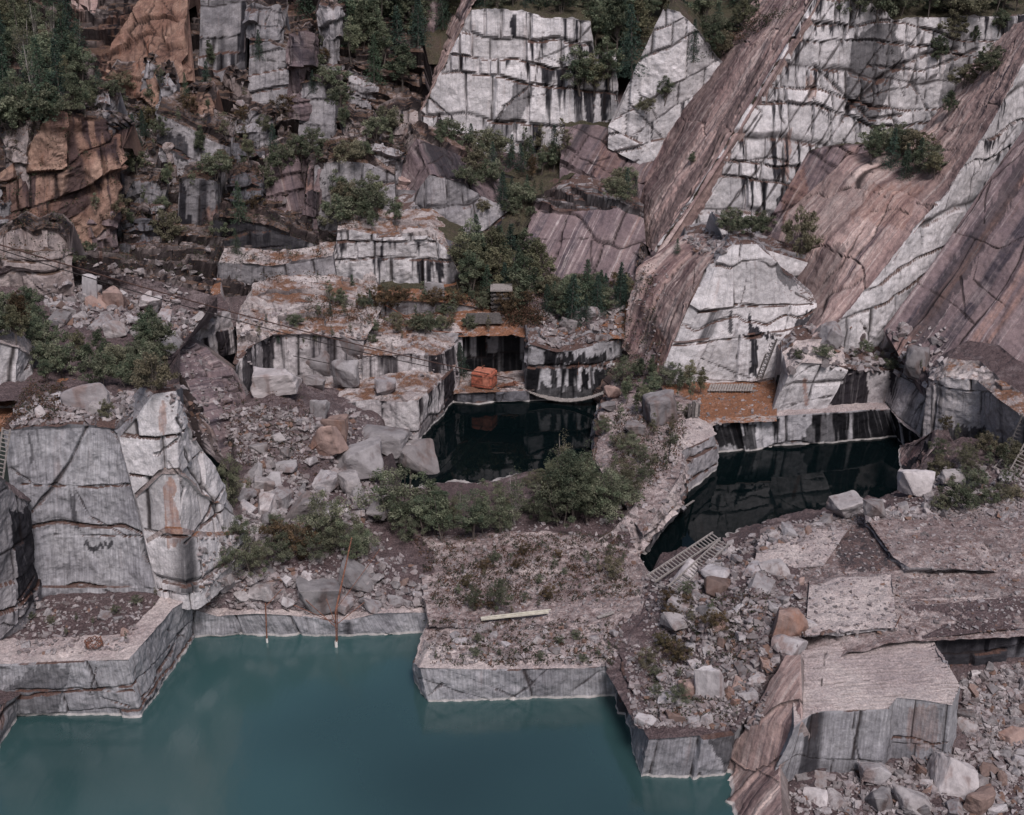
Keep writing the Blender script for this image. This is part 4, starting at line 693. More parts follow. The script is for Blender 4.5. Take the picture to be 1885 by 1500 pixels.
mass('streaked_pillar', [drop(b, 3), b, t, push(t, 0, 5, 1), push(t, 0, 8, -4)], [HID, S('face', 'mid', h=6, w=5, stain=.4, amp=.25), S('crag', 'crag', amp=.4), HID], seed=68, label='streaked pale pillar in the middle of the left hillside', paint=[('stain', [(330, 335), (342, 335), (342, 400), (330, 400)], 1), ('stain', [(295, 400), (352, 400), (350, 470), (290, 470)], 1), ('orange', [(372, 385), (402, 380), (400, 460), (372, 460)], .8)])
b = [d(478, 420, 155), d(500, 430, 155), d(548, 420, 156), d(560, 380, 158)]; t = [d(488, 285, 160), d(510, 276, 161), d(552, 288, 161), d(562, 292, 162)]
mass('dark_rock_rib', [drop(b, 3), b, t, push(t, 0, 4, 1), push(t, 0, 7, -4)], [HID, S('slope', 'purple', uv='dip', amp=.3, stain=.35), S('crag', 'crag', amp=.4), HID], seed=69, label='dark ribbed rock left of the dense bushes')
b = [d(455, 185, 171), d(500, 190, 171), d(532, 180, 172)]; t = over(b, [(460, 84), (495, 75), (530, 90)], 1)
mass('grey_tower_block', [drop(b, 4), b, t, push(t, 0, 4, 1), push(t, 0, 6, -4)], [HID, S('face', 'mid', h=3.4, w=5, stain=.15, amp=.3, bulge=1.8, cross=.8, tilt=.2), S('crag', 'crag', amp=.3), HID], seed=70, label='grey cracked tower block high on the left hillside')
b = [d(365, 120, 175), d(400, 130, 175), d(450, 110, 175.5)]; t = over(b, [(370, -40), (400, -40), (455, -40)], 3)
mass('dark_cliff', [drop(b, 4), b, t, push(t, 0, 6, 1), push(t, 0, 8, -8)], [HID, S('face', 'mid', h=4, w=4, stain=.6, amp=.5, bulge=1.8, cross=.8, tilt=.2), S('crag', 'crag'), HID], seed=71, label='dark streaked cliff at the top of the left hillside')
b = [d(548, 255, 170), d(575, 250, 170), d(615, 262, 170.5)]; t = over(b, [(555, 160), (585, 155), (618, 170)], 2)
mass('grey_rib', [drop(b, 4), b, t, push(t, 0, 4, 1), push(t, 0, 6, -4)], [HID, S('slope', 'mid', uv='dip', h=5, w=4, stain=.2, amp=.3), S('crag', 'crag'), HID], seed=72, label='grey rib of rock on the upper left hillside')
b = [d(125, 60, 181), d(150, 75, 181), d(175, 40, 182)]; t = over(b, [(138, -60), (160, -60), (185, -60)], 5)
mass('grey_slab', [drop(b, 6), b, t, push(t, 0, 4, 1), push(t, 0, 6, -8)], [HID, S('slope', 'pink', uv='dip', amp=.2), S('crag', 'crag'), HID], seed=73, label='smooth slab at the very top left among the trees')
# ------- left: rubble field, big cut block
mass('rubble_field', [D(88, (-60, 745), (100, 740), (260, 730), (330, 730)), G(16, (-60, 705), (100, 700), (240, 690), (300, 690, 14)), G(14.5, (-60, 640, 15.5), (120, 640, 15), (250, 650), (300, 665, 13)), G(14, (-60, 560, 16), (120, 570, 15), (270, 600), (330, 625, 12)), G(14, (-60, 520, 17), (150, 520, 15.5), (300, 560, 13), (400, 575, 11.2)), G(14, (-60, 490, 19), (150, 490, 18), (300, 520, 15), (400, 545, 13))],
    [S('top', 'rubble', amp=.5), S('top', 'rubble', amp=.6), S('top', 'rubble', amp=.7), S('top', 'rubble', amp=.7), S('top', 'rubble', amp=.7)], seed=74, label='field of broken stone on the left')
mass('dark_channel_slope', [[g(275, 660, 13.5), g(280, 740, 12.5), g(330, 800, 9)], [g(305, 640, 13), g(345, 720, 10.5), g(400, 800, 7.5), g(430, 870, 5)], [g(350, 625, 11), g(430, 680, 8.5), g(470, 760, 6.2), g(480, 840, 4.5)], [g(360, 620, 8), g(440, 680, 6), g(475, 760, 4), g(490, 840, 3)]],
    [S('crag', 'crag', amp=.5, h=3, w=3, orange=.7), S('slope', 'purple', uv='grid', amp=.15, stain=.1), HID], seed=75, label='dark bare slope running down between the left field and the ledges')
sb = [d(40, 1078, 79), d(100, 1078, 80), d(160, 1078, 80.5), d(235, 1080, 80.5), d(300, 1082, 80), d(334, 1085, 79.7), d(342, 1084, 80.4)]
st_ = [d(6, 792, 80), d(80, 787, 81), d(160, 784, 81.5), d(212, 790, 81.5), d(258, 758, 81.4), d(284, 724, 81.2), d(322, 722, 82.0)]
mass('big_cut_block', [drop(sb, 2), sb, st_, [p + np.array([-.6, 3.5, .2 - (i > 3) * .9]) for i, p in enumerate(st_)], [p + np.array([-1.4, 7, -.2 - (i > 3) * 2.2]) for i, p in enumerate(st_)], [p + np.array([-2.0, 8, -8]) for i, p in enumerate(st_)]],
    [HID, S('face', 'grey', h=6.2, w=30, stain=.22, amp=.1, cross=.2, bulge=.5), S('top', 'mid', amp=.3, plates=1.5), S('top', 'rubble', amp=.4), HID], seed=76, res=.8, label='big cut rock face with a pale tower on the left',
    cracks=[([(160, 785), (130, 850), (95, 900), (60, 940)], 5, .5), ([(205, 792), (250, 850), (290, 885), (292, 980)], 3, .4), ([(40, 892), (150, 895), (250, 890)], 2.5, .3), ([(135, 895), (165, 950), (230, 985)], 2.5, .2), ([(284, 725), (266, 760), (300, 800), (345, 830)], 2.5, .4), ([(20, 860), (60, 890)], 2, .2), ([(100, 985), (220, 985), (290, 990)], 2, .2), ([(215, 800), (235, 850), (300, 920)], 2.5, .3)],
    paint=[('stain', [(130, 905), (140, 910), (148, 975), (138, 970)], .8), ('stain', [(52, 795), (58, 795), (60, 860), (54, 860)], .7), ('stain', [(150, 1000), (205, 1000), (205, 1010), (160, 1012)], .9)])
# re-dress the tower side of the block in paler stone: its own stacked right flank
fb_ = [d(290, 1082, 79.9), d(300, 1083, 79.6), d(312, 1084, 79.4), d(334, 1087, 79.2), d(350, 1082, 80.3), d(376, 1054, 82.2), d(404, 1028, 84.0), d(428, 1006, 85.8), d(446, 985, 87.8)]
ftp = [d(222, 802, 81.0), d(256, 764, 80.8), d(284, 726, 80.6), d(322, 721, 81.2), d(332, 740, 82.2), d(352, 806, 83.8), d(397, 858, 86), d(414, 900, 87.6), d(434, 950, 89.4)]
def tier(f, o): return [fb_[i] * (1 - f) + ftp[i] * f + np.array([o, -o * .6, 0]) * min(1, max(0, i - 2) / 3) for i in range(9)]
mass('stacked_pale_flank', [drop(tier(0, 1.1), 1.5), tier(0, 1.1), tier(.3, 1.05), tier(.33, .6), tier(.6, .55), tier(.63, .1), ftp, [p + np.array([-1.6, 2.2, -.2]) for p in ftp], [p + np.array([-3, 4, -5]) for p in ftp]],
    [HID, S('face', 'pale', h=3, w=3.4, stain=.15, amp=.12, cross=.25, bulge=.3, edge=.12), S('top', 'needle', amp=.12), S('face', 'pale', h=3.4, w=3.4, stain=.15, amp=.15, cross=.25, bulge=.3, edge=.12), S('top', 'needle', amp=.12), S('face', 'pale', h=4.4, w=3.6, stain=.12, amp=.22, cross=.3, bulge=.4, edge=.14), S('top', 'mid', amp=.3), HID], seed=77, res=.8, label='stacked pale right flank of the big cut rock',
    cracks=[([(325, 770), (350, 860), (395, 920), (420, 990)], 4, .3), ([(310, 850), (345, 900), (330, 960)], 3, .3), ([(340, 1000), (380, 960), (410, 900)], 3, .3)],
    paint=[('orange', [(302, 890), (318, 876), (328, 900), (318, 925), (332, 960), (338, 990), (316, 1010), (304, 960)], .85), ('orange', [(290, 745), (306, 740), (304, 790), (292, 790)], .8)])
# left lower terrace
b = G(0, (-60, 1322), (20, 1320), (140, 1320), (259, 1319), (300, 1262), (330, 1216), (361, 1174)); t = [g(-60, 1225, 4.4), g(15, 1222, 4.4), g(130, 1216, 4.5), g(236, 1214, 4.5), g(280, 1165, 4.6), g(318, 1120, 4.6), g(352, 1098, 4.5)]
mass('left_terrace', [drop(b, 3), b, t, push(t, -1, 3, .1), G(4.6, (-60, 1085), (60, 1083), (150, 1083), (240, 1083), (300, 1083), (325, 1084), (345, 1088)), G(2, (-60, 1070), (60, 1070), (340, 1080))],
    [HID, S('face', 'grey', h=2.3, w=9, stain=.2, amp=.15, cross=.35, bulge=.4), S('top', 'paletop', amp=.15), S('top', 'rubble', amp=.3), HID], seed=78, res=.8, label='low flat rock terrace with sawn sides at the left of the front pool',
    cracks=[([(262, 1285), (310, 1215), (340, 1160)], 3, .4), ([(20, 1270), (140, 1268), (250, 1272)], 2.5, .3), ([(180, 1215), (165, 1280), (240, 1300)], 2, .2)], paint=[('stain', [(60, 1225), (130, 1222), (110, 1320), (0, 1320), (0, 1280)], .6), ('stain', [(268, 1290), (310, 1240), (312, 1250), (270, 1300)], .9)])
b = [d(-80, 1180, 73.5), d(0, 1172, 74), d(40, 1130, 75.5), d(66, 1095, 78), d(76, 1060, 82)]; t = over(b, [(-80, 900), (0, 880), (18, 900), (50, 920), (62, 930)])
mass('left_edge_wall', [drop(b, 2), b, t, push(t, -2, 2, .3), push(t, -3, 4, -6)], [HID, S('face', 'mid', h=3, w=4, stain=.4, amp=.3), S('top', 'rubble'), HID], seed=79, label='pale rock wall at the left edge above the low terrace', paint=[('stain', [(20, 940), (80, 940), (80, 1060), (40, 1120)], 1)])  # shade of the dark crevice, painted onto the wall's right part
b = G(0, (-80, 1450), (0, 1394), (42, 1322), (38, 1300)); t = [g(-80, 1330, 3.2), g(-5, 1300, 2.8), g(34, 1282, 2.2), g(38, 1276, 2)]
mass('corner_rock', [drop(b, 2), b, t, push(t, -3, 2, .2), push(t, -4, 4, -4)], [HID, S('face', 'mid', h=2, w=4, stain=.3, amp=.2), S('top', 'rubble', amp=.3), HID], seed=80, label='small rock shelf at the left edge of the front pool', paint=[('orange', [(0, 1300), (20, 1290), (15, 1340), (0, 1350)], .7)])
b = [d(-60, 745, 93), d(0, 748, 93), d(30, 740, 93.5), d(64, 706, 96)]; t = over(b, [(-60, 632), (0, 632), (36, 640), (58, 655)], .8)
mass('pale_rock_knob', [drop(b, 2), b, t, push(t, -1, 3, .2), push(t, -1, 6, -3)], [HID, S('face', 'pale', h=5, w=6, stain=.15, amp=.3), S('top', 'paletop', amp=.3), HID], seed=81, label='pale rock knob at the left edge above the big cut block')
mass('needle_hollow', [G(15.5, (-60, 800), (60, 790), (150, 770)), G(15.5, (-60, 760), (60, 740), (150, 715)), G(15.5, (-60, 720), (60, 700), (150, 700))], [S('top', 'needle', amp=.3)] * 2, seed=82, label='brown needle hollow beside the pale rock knob')
# pool's far wall and the stony slope above it
b = G(0, (350, 1176), (400, 1172), (500, 1172), (570, 1171), (640, 1170), (720, 1168), (790, 1165)); t = over(b, [(345, 1120), (400, 1134), (470, 1130), (560, 1134), (640, 1143), (690, 1130), (788, 1126)])
mass('pool_back_wall', [drop(b, 3), b, t, push(t, 0, 2, .2), push(t, 0, 4, -1)], [HID, S('face', 'grey', h=4, w=4.5, stain=.15, amp=.12, cross=.4, bulge=.4), S('top', 'paletop', amp=.3), HID], seed=83, res=.85, label='low sawn wall at the back of the front pool')
mass('stony_slope', [push(t, 0, .8, 0), G(4, (340, 1085, 3.8), (480, 1060), (600, 1055), (800, 1050, 3.3)), G(4.2, (420, 980, 5), (520, 960), (620, 950), (800, 960, 3.4)), G(4, (440, 870, 6.5), (540, 850, 5.5), (650, 890, 3), (735, 925, 1.5)), G(4, (430, 790, 8), (500, 765, 8.5), (590, 800, 7), (700, 870, 1)), G(4, (440, 750, 8.5), (500, 730, 9), (600, 755, 6), (700, 790, 2)), G(2, (460, 720, 8), (560, 700, 6), (700, 740, 2))],
    [S('top', 'rubble', amp=.5)] * 6, seed=84, label='stony slope of boulders between the cut block and the middle pool')
b = [d(495, 890, 107), d(530, 905, 107), d(565, 890, 109), d(585, 850, 113)]; t = over(b, [(470, 840), (520, 830), (560, 800), (580, 790)])
mass('striped_stub', [drop(b, 2), b, t, push(t, -1, 3, .8), push(t, 0, 6, 0)], [S('face', 'stripe'), S('face', 'stripe', h=4, w=3, stain=.35, amp=.2), S('top', 'rubble'), HID], seed=85, label='short striped rock stub in the stony slope')

def outcrop(x0, x1, yb, yl, yr, mat, lb, lean=0, sd=0, t='face', back=1.0):
    P, _ = hit((x0 + x1) / 2, yb - 2)
    if P is None: return
    Y = P[1] - .8; rn = random.Random(sd * 7 + 3); n = 7; b = []; m_ = []; t_ = []
    for i in range(n):
        f = i / (n - 1); x = x0 + (x1 - x0) * f; yy = Y + 2.2 * abs(f - .42) ** 1.3 * 2 + rn.uniform(-.5, .5); b.append(d(x, yb + rn.uniform(-3, 3) - 8 * abs(f - .5), yy))
        yt = yl + (yr - yl) * f + rn.uniform(-1, 1) * min(9, (yb - yl) * .13) + (14 if i in (0, n - 1) else 0)
        m_.append(d(x + lean * .5 + rn.uniform(-2, 2), yb * .52 + yt * .48 + rn.uniform(-4, 4), yy + back * rn.uniform(.1, .9))); t_.append(d(x + lean + rn.uniform(-2, 2), yt, yy + back + rn.uniform(-.3, 1.3)))
    seg = S('face', mat, h=2.2 + sd % 3, w=2 + sd % 4, stain=.25 + .1 * (sd % 3), amp=.4, cross=1.2, bulge=2.0, tilt=.3 * ((sd % 3) - 1), edge=.5) if t == 'face' else S('slope', mat, uv='dip', amp=.35, stain=.2, sheet=.4, bulge=1.4, cross=.6)
    b = b; t_ = t_
    mass('rock_outcrop', [drop(b, 3), b, m_, t_, push(t_, 0, 2.5, 1.0), push(t_, 0, 5, -3)], [HID, seg, dict(seg), S('crag', 'crag', amp=.4, h=2, w=2, orange=.4), HID], seed=200 + sd, label=lb)
for i, (x0, x1, yb, yl, yr, mt, lb, ln, t_) in enumerate([
    (172, 212, 205, 166, 178, 'mid', 'grey outcrop at the foot of the orange crag', 0, 'face'), (196, 256, 166, 128, 134, 'orange', 'flat red-orange rock face under the orange crag', 0, 'face'), (262, 282, 168, 112, 126, 'mid', 'thin grey rib right of the flat red face', 4, 'face'),
    (292, 322, 178, 128, 140, 'mid', 'small grey outcrop beside the orange crag', -2, 'face'), (214, 286, 248, 196, 212, 'mid', 'pale grey block above the stepped wall', 0, 'face'), (240, 300, 378, 338, 334, 'mid', 'rounded grey block left of the streaked pillar', 0, 'face'),
    (222, 284, 320, 262, 286, 'crag', 'tilted slabs right of the orange cliff', -6, 'slope'), (150, 215, 440, 378, 392, 'purple', 'dark tilted slab below the orange cliff', -8, 'slope'), (222, 290, 446, 398, 406, 'dark', 'low dark slab above the stone field', -8, 'slope'),
    (424, 480, 305, 262, 268, 'dark', 'dark block right of the stepped wall', 0, 'face'), (420, 482, 365, 318, 322, 'dark', 'lower dark block right of the stepped wall', 0, 'face'), (428, 500, 245, 212, 208, 'mid', 'pale broken ledge under the grey tower block', 4, 'face'),
    (500, 548, 250, 205, 214, 'crag', 'rust-streaked outcrop right of the grey tower block', 3, 'face'), (534, 574, 180, 70, 62, 'purple', 'tall reddish rib right of the grey tower block', 4, 'slope'), (592, 640, 118, 8, 22, 'mid', 'grey crag at the top right of the hillside', -4, 'face'),
    (640, 690, 172, 128, 138, 'mid', 'smooth pale block among the upper trees', 0, 'face'), (455, 520, 75, 5, 12, 'mid', 'grey crag at the very top above the tower block', 2, 'face'), (630, 700, 262, 215, 226, 'crag', 'broken crag beside the upper trees', -4, 'face'),
    (664, 740, 300, 262, 276, 'mid', 'grey shelf above the pinkish ramp', 2, 'face'), (560, 600, 398, 300, 296, 'purple', 'rusty rib left of the streaked block wall', 6, 'slope'), (300, 330, 300, 262, 268, 'crag', 'small crag in front of the stepped wall', 0, 'face'),
    (0, 70, 300, 232, 214, 'crag', 'pinkish crag at the left edge', 6, 'face'), (-20, 36, 400, 352, 340, 'mid', 'pale crag at the left edge below the forest', 0, 'face'), (0, 130, 492, 420, 430, 'crag', 'overhanging rust-brown ledge at the left edge', -6, 'slope'),
    (410, 470, 200, 140, 150, 'crag', 'dark crag left of the grey tower block', -3, 'face'), (332, 392, 205, 172, 166, 'orange', 'yellowish broken ledge in the middle of the hillside', 3, 'face'), (690, 770, 250, 205, 190, 'crag', 'crag below the narrow pink sheet', 2, 'face')]):
    outcrop(x0, x1, yb, yl, yr, mt, lb, ln, i, t_)
# ------------------------------------------------------------------ water
def water_mat(name, body, patch_tone, rough, bumps, op=1.0, wscale=.6, spec=.5, ior=1.33):
    t = NT(name); geo = t.node('ShaderNodeNewGeometry'); pos = geo.outputs['Position']
    n = t.noise(t.mapping(pos, (wscale, wscale * .45, 1)), 1.0, 3, .55)
    bp = t.node('ShaderNodeBump', ins={'Strength': bumps, 'Distance': .12, 'Height': n})
    big = t.noise(pos, .028, 2, .5)  # broad light and dark patches in the colour imitate blurred reflections
    col = t.mix(t.ramp(big, .35, .65), body, tuple(x * patch_tone for x in body))
    t.l.new(col, t.b.inputs['Base Color']); t.b.inputs['Roughness'].default_value = rough; t.b.inputs['IOR'].default_value = ior
    t.l.new(bp.outputs[0], t.b.inputs['Normal'])
    t.b.inputs['Specular IOR Level'].default_value = spec
    if op < 1:
        tr = t.node('ShaderNodeBsdfTransparent', ins={0: (.10, .17, .16, 1)}); mx = t.node('ShaderNodeMixShader', ins={0: op}); gl = t.b
        t.l.new(tr.outputs[0], mx.inputs[1]); t.l.new(gl.outputs[0], mx.inputs[2]); t.l.new(mx.outputs[0], t.n['Material Output'].inputs[0])
    return t.m
def sheet(name, x0, x1, y0, y1, z, mat, label):
    n = 24; xs = np.linspace(x0, x1, n); ys = np.linspace(y0, y1, n); X, Y = np.meshgrid(xs, ys); V = np.stack([X, Y, np.full(X.shape, z)], -1).reshape(-1, 3)
    idx = np.arange(n * n).reshape(n, n); F = np.stack([idx[:-1, :-1], idx[:-1, 1:], idx[1:, 1:], idx[1:, :-1]], -1).reshape(-1, 4)
    o = mesh_np(name, V, F, [mat]); link(o); tag(o, label, None, None, 'structure'); return o
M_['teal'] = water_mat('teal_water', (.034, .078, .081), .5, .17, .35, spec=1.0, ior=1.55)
M_['blackwater'] = water_mat('dark_clear_water', (.0025, .006, .007), .8, .02, .05, op=.84, spec=.28)
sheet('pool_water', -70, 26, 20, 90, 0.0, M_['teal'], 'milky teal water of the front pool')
sheet('dark_pool_water', -24, 48, 90.0, 140, 0.004, M_['blackwater'], 'dark clear water of the two rear pools')
# ------------------------------------------------------------------ loose stone
import bmesh
PLACED = []       # (zone, px, obj, describe)
def boulder_mat(name, A, B, rust):
    t = NT(name); tc = t.node('ShaderNodeTexCoord').outputs['Object']; oi = t.node('ShaderNodeObjectInfo').outputs['Random']
    at = t.node('ShaderNodeAttribute', attribute_name='msk'); sep = t.node('ShaderNodeSeparateColor', ins={0: at.outputs[0]})
    loc = t.node('ShaderNodeVectorMath', operation='ADD'); t.l.new(tc, loc.inputs[0])
    cx = t.node('ShaderNodeCombineXYZ', ins={0: t.math('MULTIPLY', oi, 40.0), 1: t.math('MULTIPLY', oi, 17.0), 2: 0.0}); t.l.new(cx.outputs[0], loc.inputs[1]); v = loc.outputs[0]
    n1 = t.noise(v, .9, 4, .6); n2 = t.noise(v, 5, 4, .7); st = t.noise(t.mapping(v, (3, 3, .4)), 1.2, 3, .6)
    col = t.mix(t.ramp(n1, .35, .65), A, B)
    col = t.mix(t.math('MULTIPLY', t.ramp(t.math('ADD', t.math('MULTIPLY', n1, .5), t.math('MULTIPLY', st, .5)), .5, .62), rust), col, (.21, .105, .07))
    col = t.mix(t.math('MULTIPLY', t.ramp(st, .52, .7), .45), col, (.09, .075, .08))
    val = t.math('MULTIPLY', t.math('ADD', t.math('MULTIPLY', t.math('FRACT', t.math('ADD', t.math('MULTIPLY', oi, 7.3), t.math('MULTIPLY', sep.outputs[2], 3.7))), .75), .55), t.ramp(n2, .25, .75, .82, 1.15))
    vc = t.node('ShaderNodeCombineColor', ins={0: val, 1: val, 2: val}).outputs[0]; col = t.mix(1.0, col, vc, 'MULTIPLY')
    col = t.mix(sep.outputs[0], col, (.17, .108, .088))
    t.l.new(col, t.b.inputs['Base Color']); t.b.inputs['Roughness'].default_value = .9; t.b.inputs['Specular IOR Level'].default_value = .25
    bp = t.node('ShaderNodeBump', ins={'Strength': .5, 'Distance': .12, 'Height': n2}); t.l.new(bp.outputs[0], t.b.inputs['Normal'])
    return t.m
MB_GREY = boulder_mat('grey_boulder', (.33, .31, .32), (.22, .2, .21), .35)
MB_PALE = boulder_mat('pale_boulder', (.38, .35, .355), (.26, .235, .24), .3)
MB_RUST = boulder_mat('rusty_boulder', (.26, .185, .165), (.2, .14, .125), .6)
def hull_pts(rng, n, sx, sy, sz, boxy):
    pts = []
    for _ in range(n):
        p = np.array([rng.uniform(-1, 1) for _ in range(3)])
        k = rng.randrange(3)
        if rng.random() < boxy: p[k] = math.copysign(1, p[k]); j = (k + 1) % 3; p[j] = math.copysign(rng.uniform(.7, 1), p[j])
        else: p /= np.linalg.norm(p) + 1e-6
        pts.append(p * (sx, sy, sz))
    return pts
def hull_mesh(rng, n=16, sx=.5, sy=.4, sz=.33, boxy=.6, sub=0, rough=.03, bev=0.0):
    bm = bmesh.new()
    for p in hull_pts(rng, n, sx, sy, sz, boxy): bm.verts.new(p)
    r = bmesh.ops.convex_hull(bm, input=bm.verts)
    bmesh.ops.delete(bm, geom=[e for e in bm.verts if not e.link_faces], context='VERTS')
    bmesh.ops.dissolve_limit(bm, angle_limit=R(9), verts=bm.verts, edges=bm.edges)
    if bev: bmesh.ops.bevel(bm, geom=list(bm.edges), offset=bev, segments=1, profile=.5, affect='EDGES')
    bmesh.ops.triangulate(bm, faces=bm.faces)
    if sub:
        for _ in range(sub): bmesh.ops.subdivide_edges(bm, edges=bm.edges, cuts=1, use_grid_fill=True)
        bmesh.ops.triangulate(bm, faces=bm.faces)
        co = np.array([v.co[:] for v in bm.verts]); sd = rng.randrange(999)
        nn = (fbm(co[:, 0] * 3 + 9, co[:, 1] * 3 + 9, co[:, 2] * 3 + 9, s=sd, o=4) - .5) * rough * 2
        for v, q in zip(bm.verts, nn): v.co += v.normal * float(q)
    V = np.array([v.co[:] for v in bm.verts]); F = np.array([[v.index for v in f.verts] for f in bm.faces]); bm.free(); return V, F
rs = random.Random(5)
PROTO = {'grey': [], 'pale': [], 'rust': []}
def stone_proto(nm, mat, sub, rough, bev=.02, **k):
    V, F = hull_mesh(rs, sub=sub, rough=rough, bev=bev, **k)
    return mesh_np(nm, V, F, [mat], None, None, np.tile([0, 0, .5, 0], (len(V), 1))).data
for i in range(9): PROTO['grey'].append(stone_proto('boulder', MB_GREY, 2, .05, n=15 + i, sx=.5, sy=rs.uniform(.3, .45), sz=rs.uniform(.18, .36)))
for i in range(5): PROTO['pale'].append(stone_proto('boulder', MB_PALE, 2, .05, n=15 + i, sx=.5, sy=rs.uniform(.3, .45), sz=rs.uniform(.2, .38)))
for i in range(4): PROTO['rust'].append(stone_proto('boulder', MB_RUST, 2, .03, n=13 + i, sx=.5, sy=rs.uniform(.3, .45), sz=rs.uniform(.2, .38)))
def stone(zone, P, size, kind, rng, name='boulder', sq=(1, 1, 1), rot=None, px=0, py=0, note=''):
    o = bpy.data.objects.new(name, rng.choice(PROTO[kind])); link(o)
    o.scale = (size * sq[0], size * sq[1], size * sq[2])
    o.rotation_euler = rot or (rng.uniform(-.5, .5), rng.uniform(-.5, .5), rng.uniform(0, 6.28))
    o.location = (P[0], P[1], P[2] + size * .1)
    PLACED.append((zone, px, py, o, kind, size, note)); return o
def in_poly_pts(poly, n, rng):
    xs = [p[0] for p in poly]; ys = [p[1] for p in poly]; out = []
    t = 0
    while len(out) < n and t < n * 60:
        t += 1; x, y = rng.uniform(min(xs), max(xs)), rng.uniform(min(ys), max(ys))
        if inpoly(np.array([x]), np.array([y]), poly)[0]: out.append((x, y))
    return out
SV, SF, SC = [], [], []; s_n = 0
small = [hull_mesh(rs, n=11, sx=.5, sy=rs.uniform(.3, .45), sz=rs.uniform(.2, .35)) for _ in range(14)]
def steep(x, y, P):
    q, _ = hit(x, y - 7, 0)
    if q is None: return False
    dy = q[1] - P[1]; dz = q[2] - P[2]
    return dz > 1.1 * max(abs(dy), .05) and dz > .3
def litter(poly, n, s0, s1, rng, rust=.05, pale=.0, only=None):
    global s_n
    for x, y in in_poly_pts(poly, n, rng):
        P, mid = hit(x, y)
        if P is None or P[2] < .15 or steep(x, y, P) or (only and MASS_NAMES[mid] != only): continue
        V, F = small[rng.randrange(14)]; s = s0 * (s1 / s0) ** (rng.random() ** 1.7)
        e = Matrix.Rotation(rng.uniform(0, 6.28), 3, 'Z') @ Matrix.Rotation(rng.uniform(-.5, .5), 3, 'X') @ Matrix.Rotation(rng.uniform(-.5, .5), 3, 'Y')
        W = (V * s) @ np.array(e).T + (P + np.array([0, 0, s * .1])); SV.append(W); SF.append(F + s_n); s_n += len(V)
        c = np.array([1.0 if rng.random() < rust else rng.random() * .15, 0, rng.random(), 0]); SC.append(np.tile(c, (len(V), 1)))
ZONES = {
 'left field of broken stone': ([(60, 520), (200, 500), (330, 530), (415, 580), (300, 645), (240, 610), (110, 600)], 42, 1.0, 3.2, 1300, .3, 1.0, .22),
 'heap above the pool back wall': ([(375, 1118), (385, 1065), (480, 1055), (600, 1060), (790, 1075), (780, 1118), (600, 1128)], 34, .9, 2.3, 900, .2, .8, .05),
 'stony slope beside the cut rock': ([(440, 870), (500, 850), (590, 880), (720, 900), (700, 960), (600, 990), (450, 1000)], 36, 1.0, 3.0, 900, .25, .9, .06),
 'scree below the upper ledges': ([(410, 760), (500, 740), (580, 770), (590, 850), (500, 860), (430, 850)], 8, .9, 1.8, 900, .2, .8, .15),
 'big mound of rubble': ([(1215, 1080), (1330, 1010), (1470, 1060), (1490, 1150), (1420, 1230), (1330, 1340), (1185, 1330), (1230, 1200)], 58, .8, 2.2, 2200, .18, .8, .16),
 'rubble floor in front of the sawn block': ([(1440, 1500), (1450, 1435), (1600, 1412), (1780, 1380), (1885, 1360), (1890, 1500)], 34, .8, 2.0, 1500, .15, .7, .16),
 'rubble pit right of the sawn block': ([(1770, 1240), (1890, 1220), (1890, 1390), (1780, 1370)], 22, .7, 1.5, 1500, .15, .65, .12),
 'front of the middle terrace': ([(795, 1150), (1150, 1150), (1130, 1225), (790, 1222)], 12, .6, 1.4, 1000, .1, .5, .15),
 'edge of the right pool': ([(1340, 1010), (1500, 965), (1600, 935), (1720, 920), (1720, 950), (1560, 960), (1360, 1020)], 14, .8, 2.4, 350, .2, .7, .05),
 'bank below the striped wall': ([(1690, 900), (1740, 850), (1890, 860), (1890, 960), (1700, 940)], 8, .7, 1.8, 800, .15, .6, .08),
 'top of the cut rock': ([(20, 785), (60, 730), (250, 720), (240, 770)], 7, .8, 1.8, 600, .2, .8, .1),
 'low left terrace': ([(30, 1100), (290, 1095), (220, 1200), (30, 1205)], 6, .6, 1.2, 600, .12, .5, .1),
}
zr = random.Random(11)
for zn, (poly, ni, a, b_, ns, s0, s1, rf) in ZONES.items():
    pts = in_poly_pts(poly, ni * 3, zr); kept = []
    for x, y in pts:
        if len(kept) >= ni: break
        P, _ = hit(x, y)
        if P is None or P[2] < .1 or steep(x, y, P): continue
        size = a * (b_ / a) ** (zr.random() ** 1.6)
        if any(np.hypot(P[0] - k[0], P[1] - k[1]) < (size + k[2]) * .36 for k in kept): continue
        kept.append((P[0], P[1], size))
        stone(zn, P, size, 'rust' if zr.random() < rf else ('pale' if zr.random() < .35 else 'grey'), zr, px=x, py=y)
    litter(poly, ns, s0, s1, zr, rust=rf * .4)
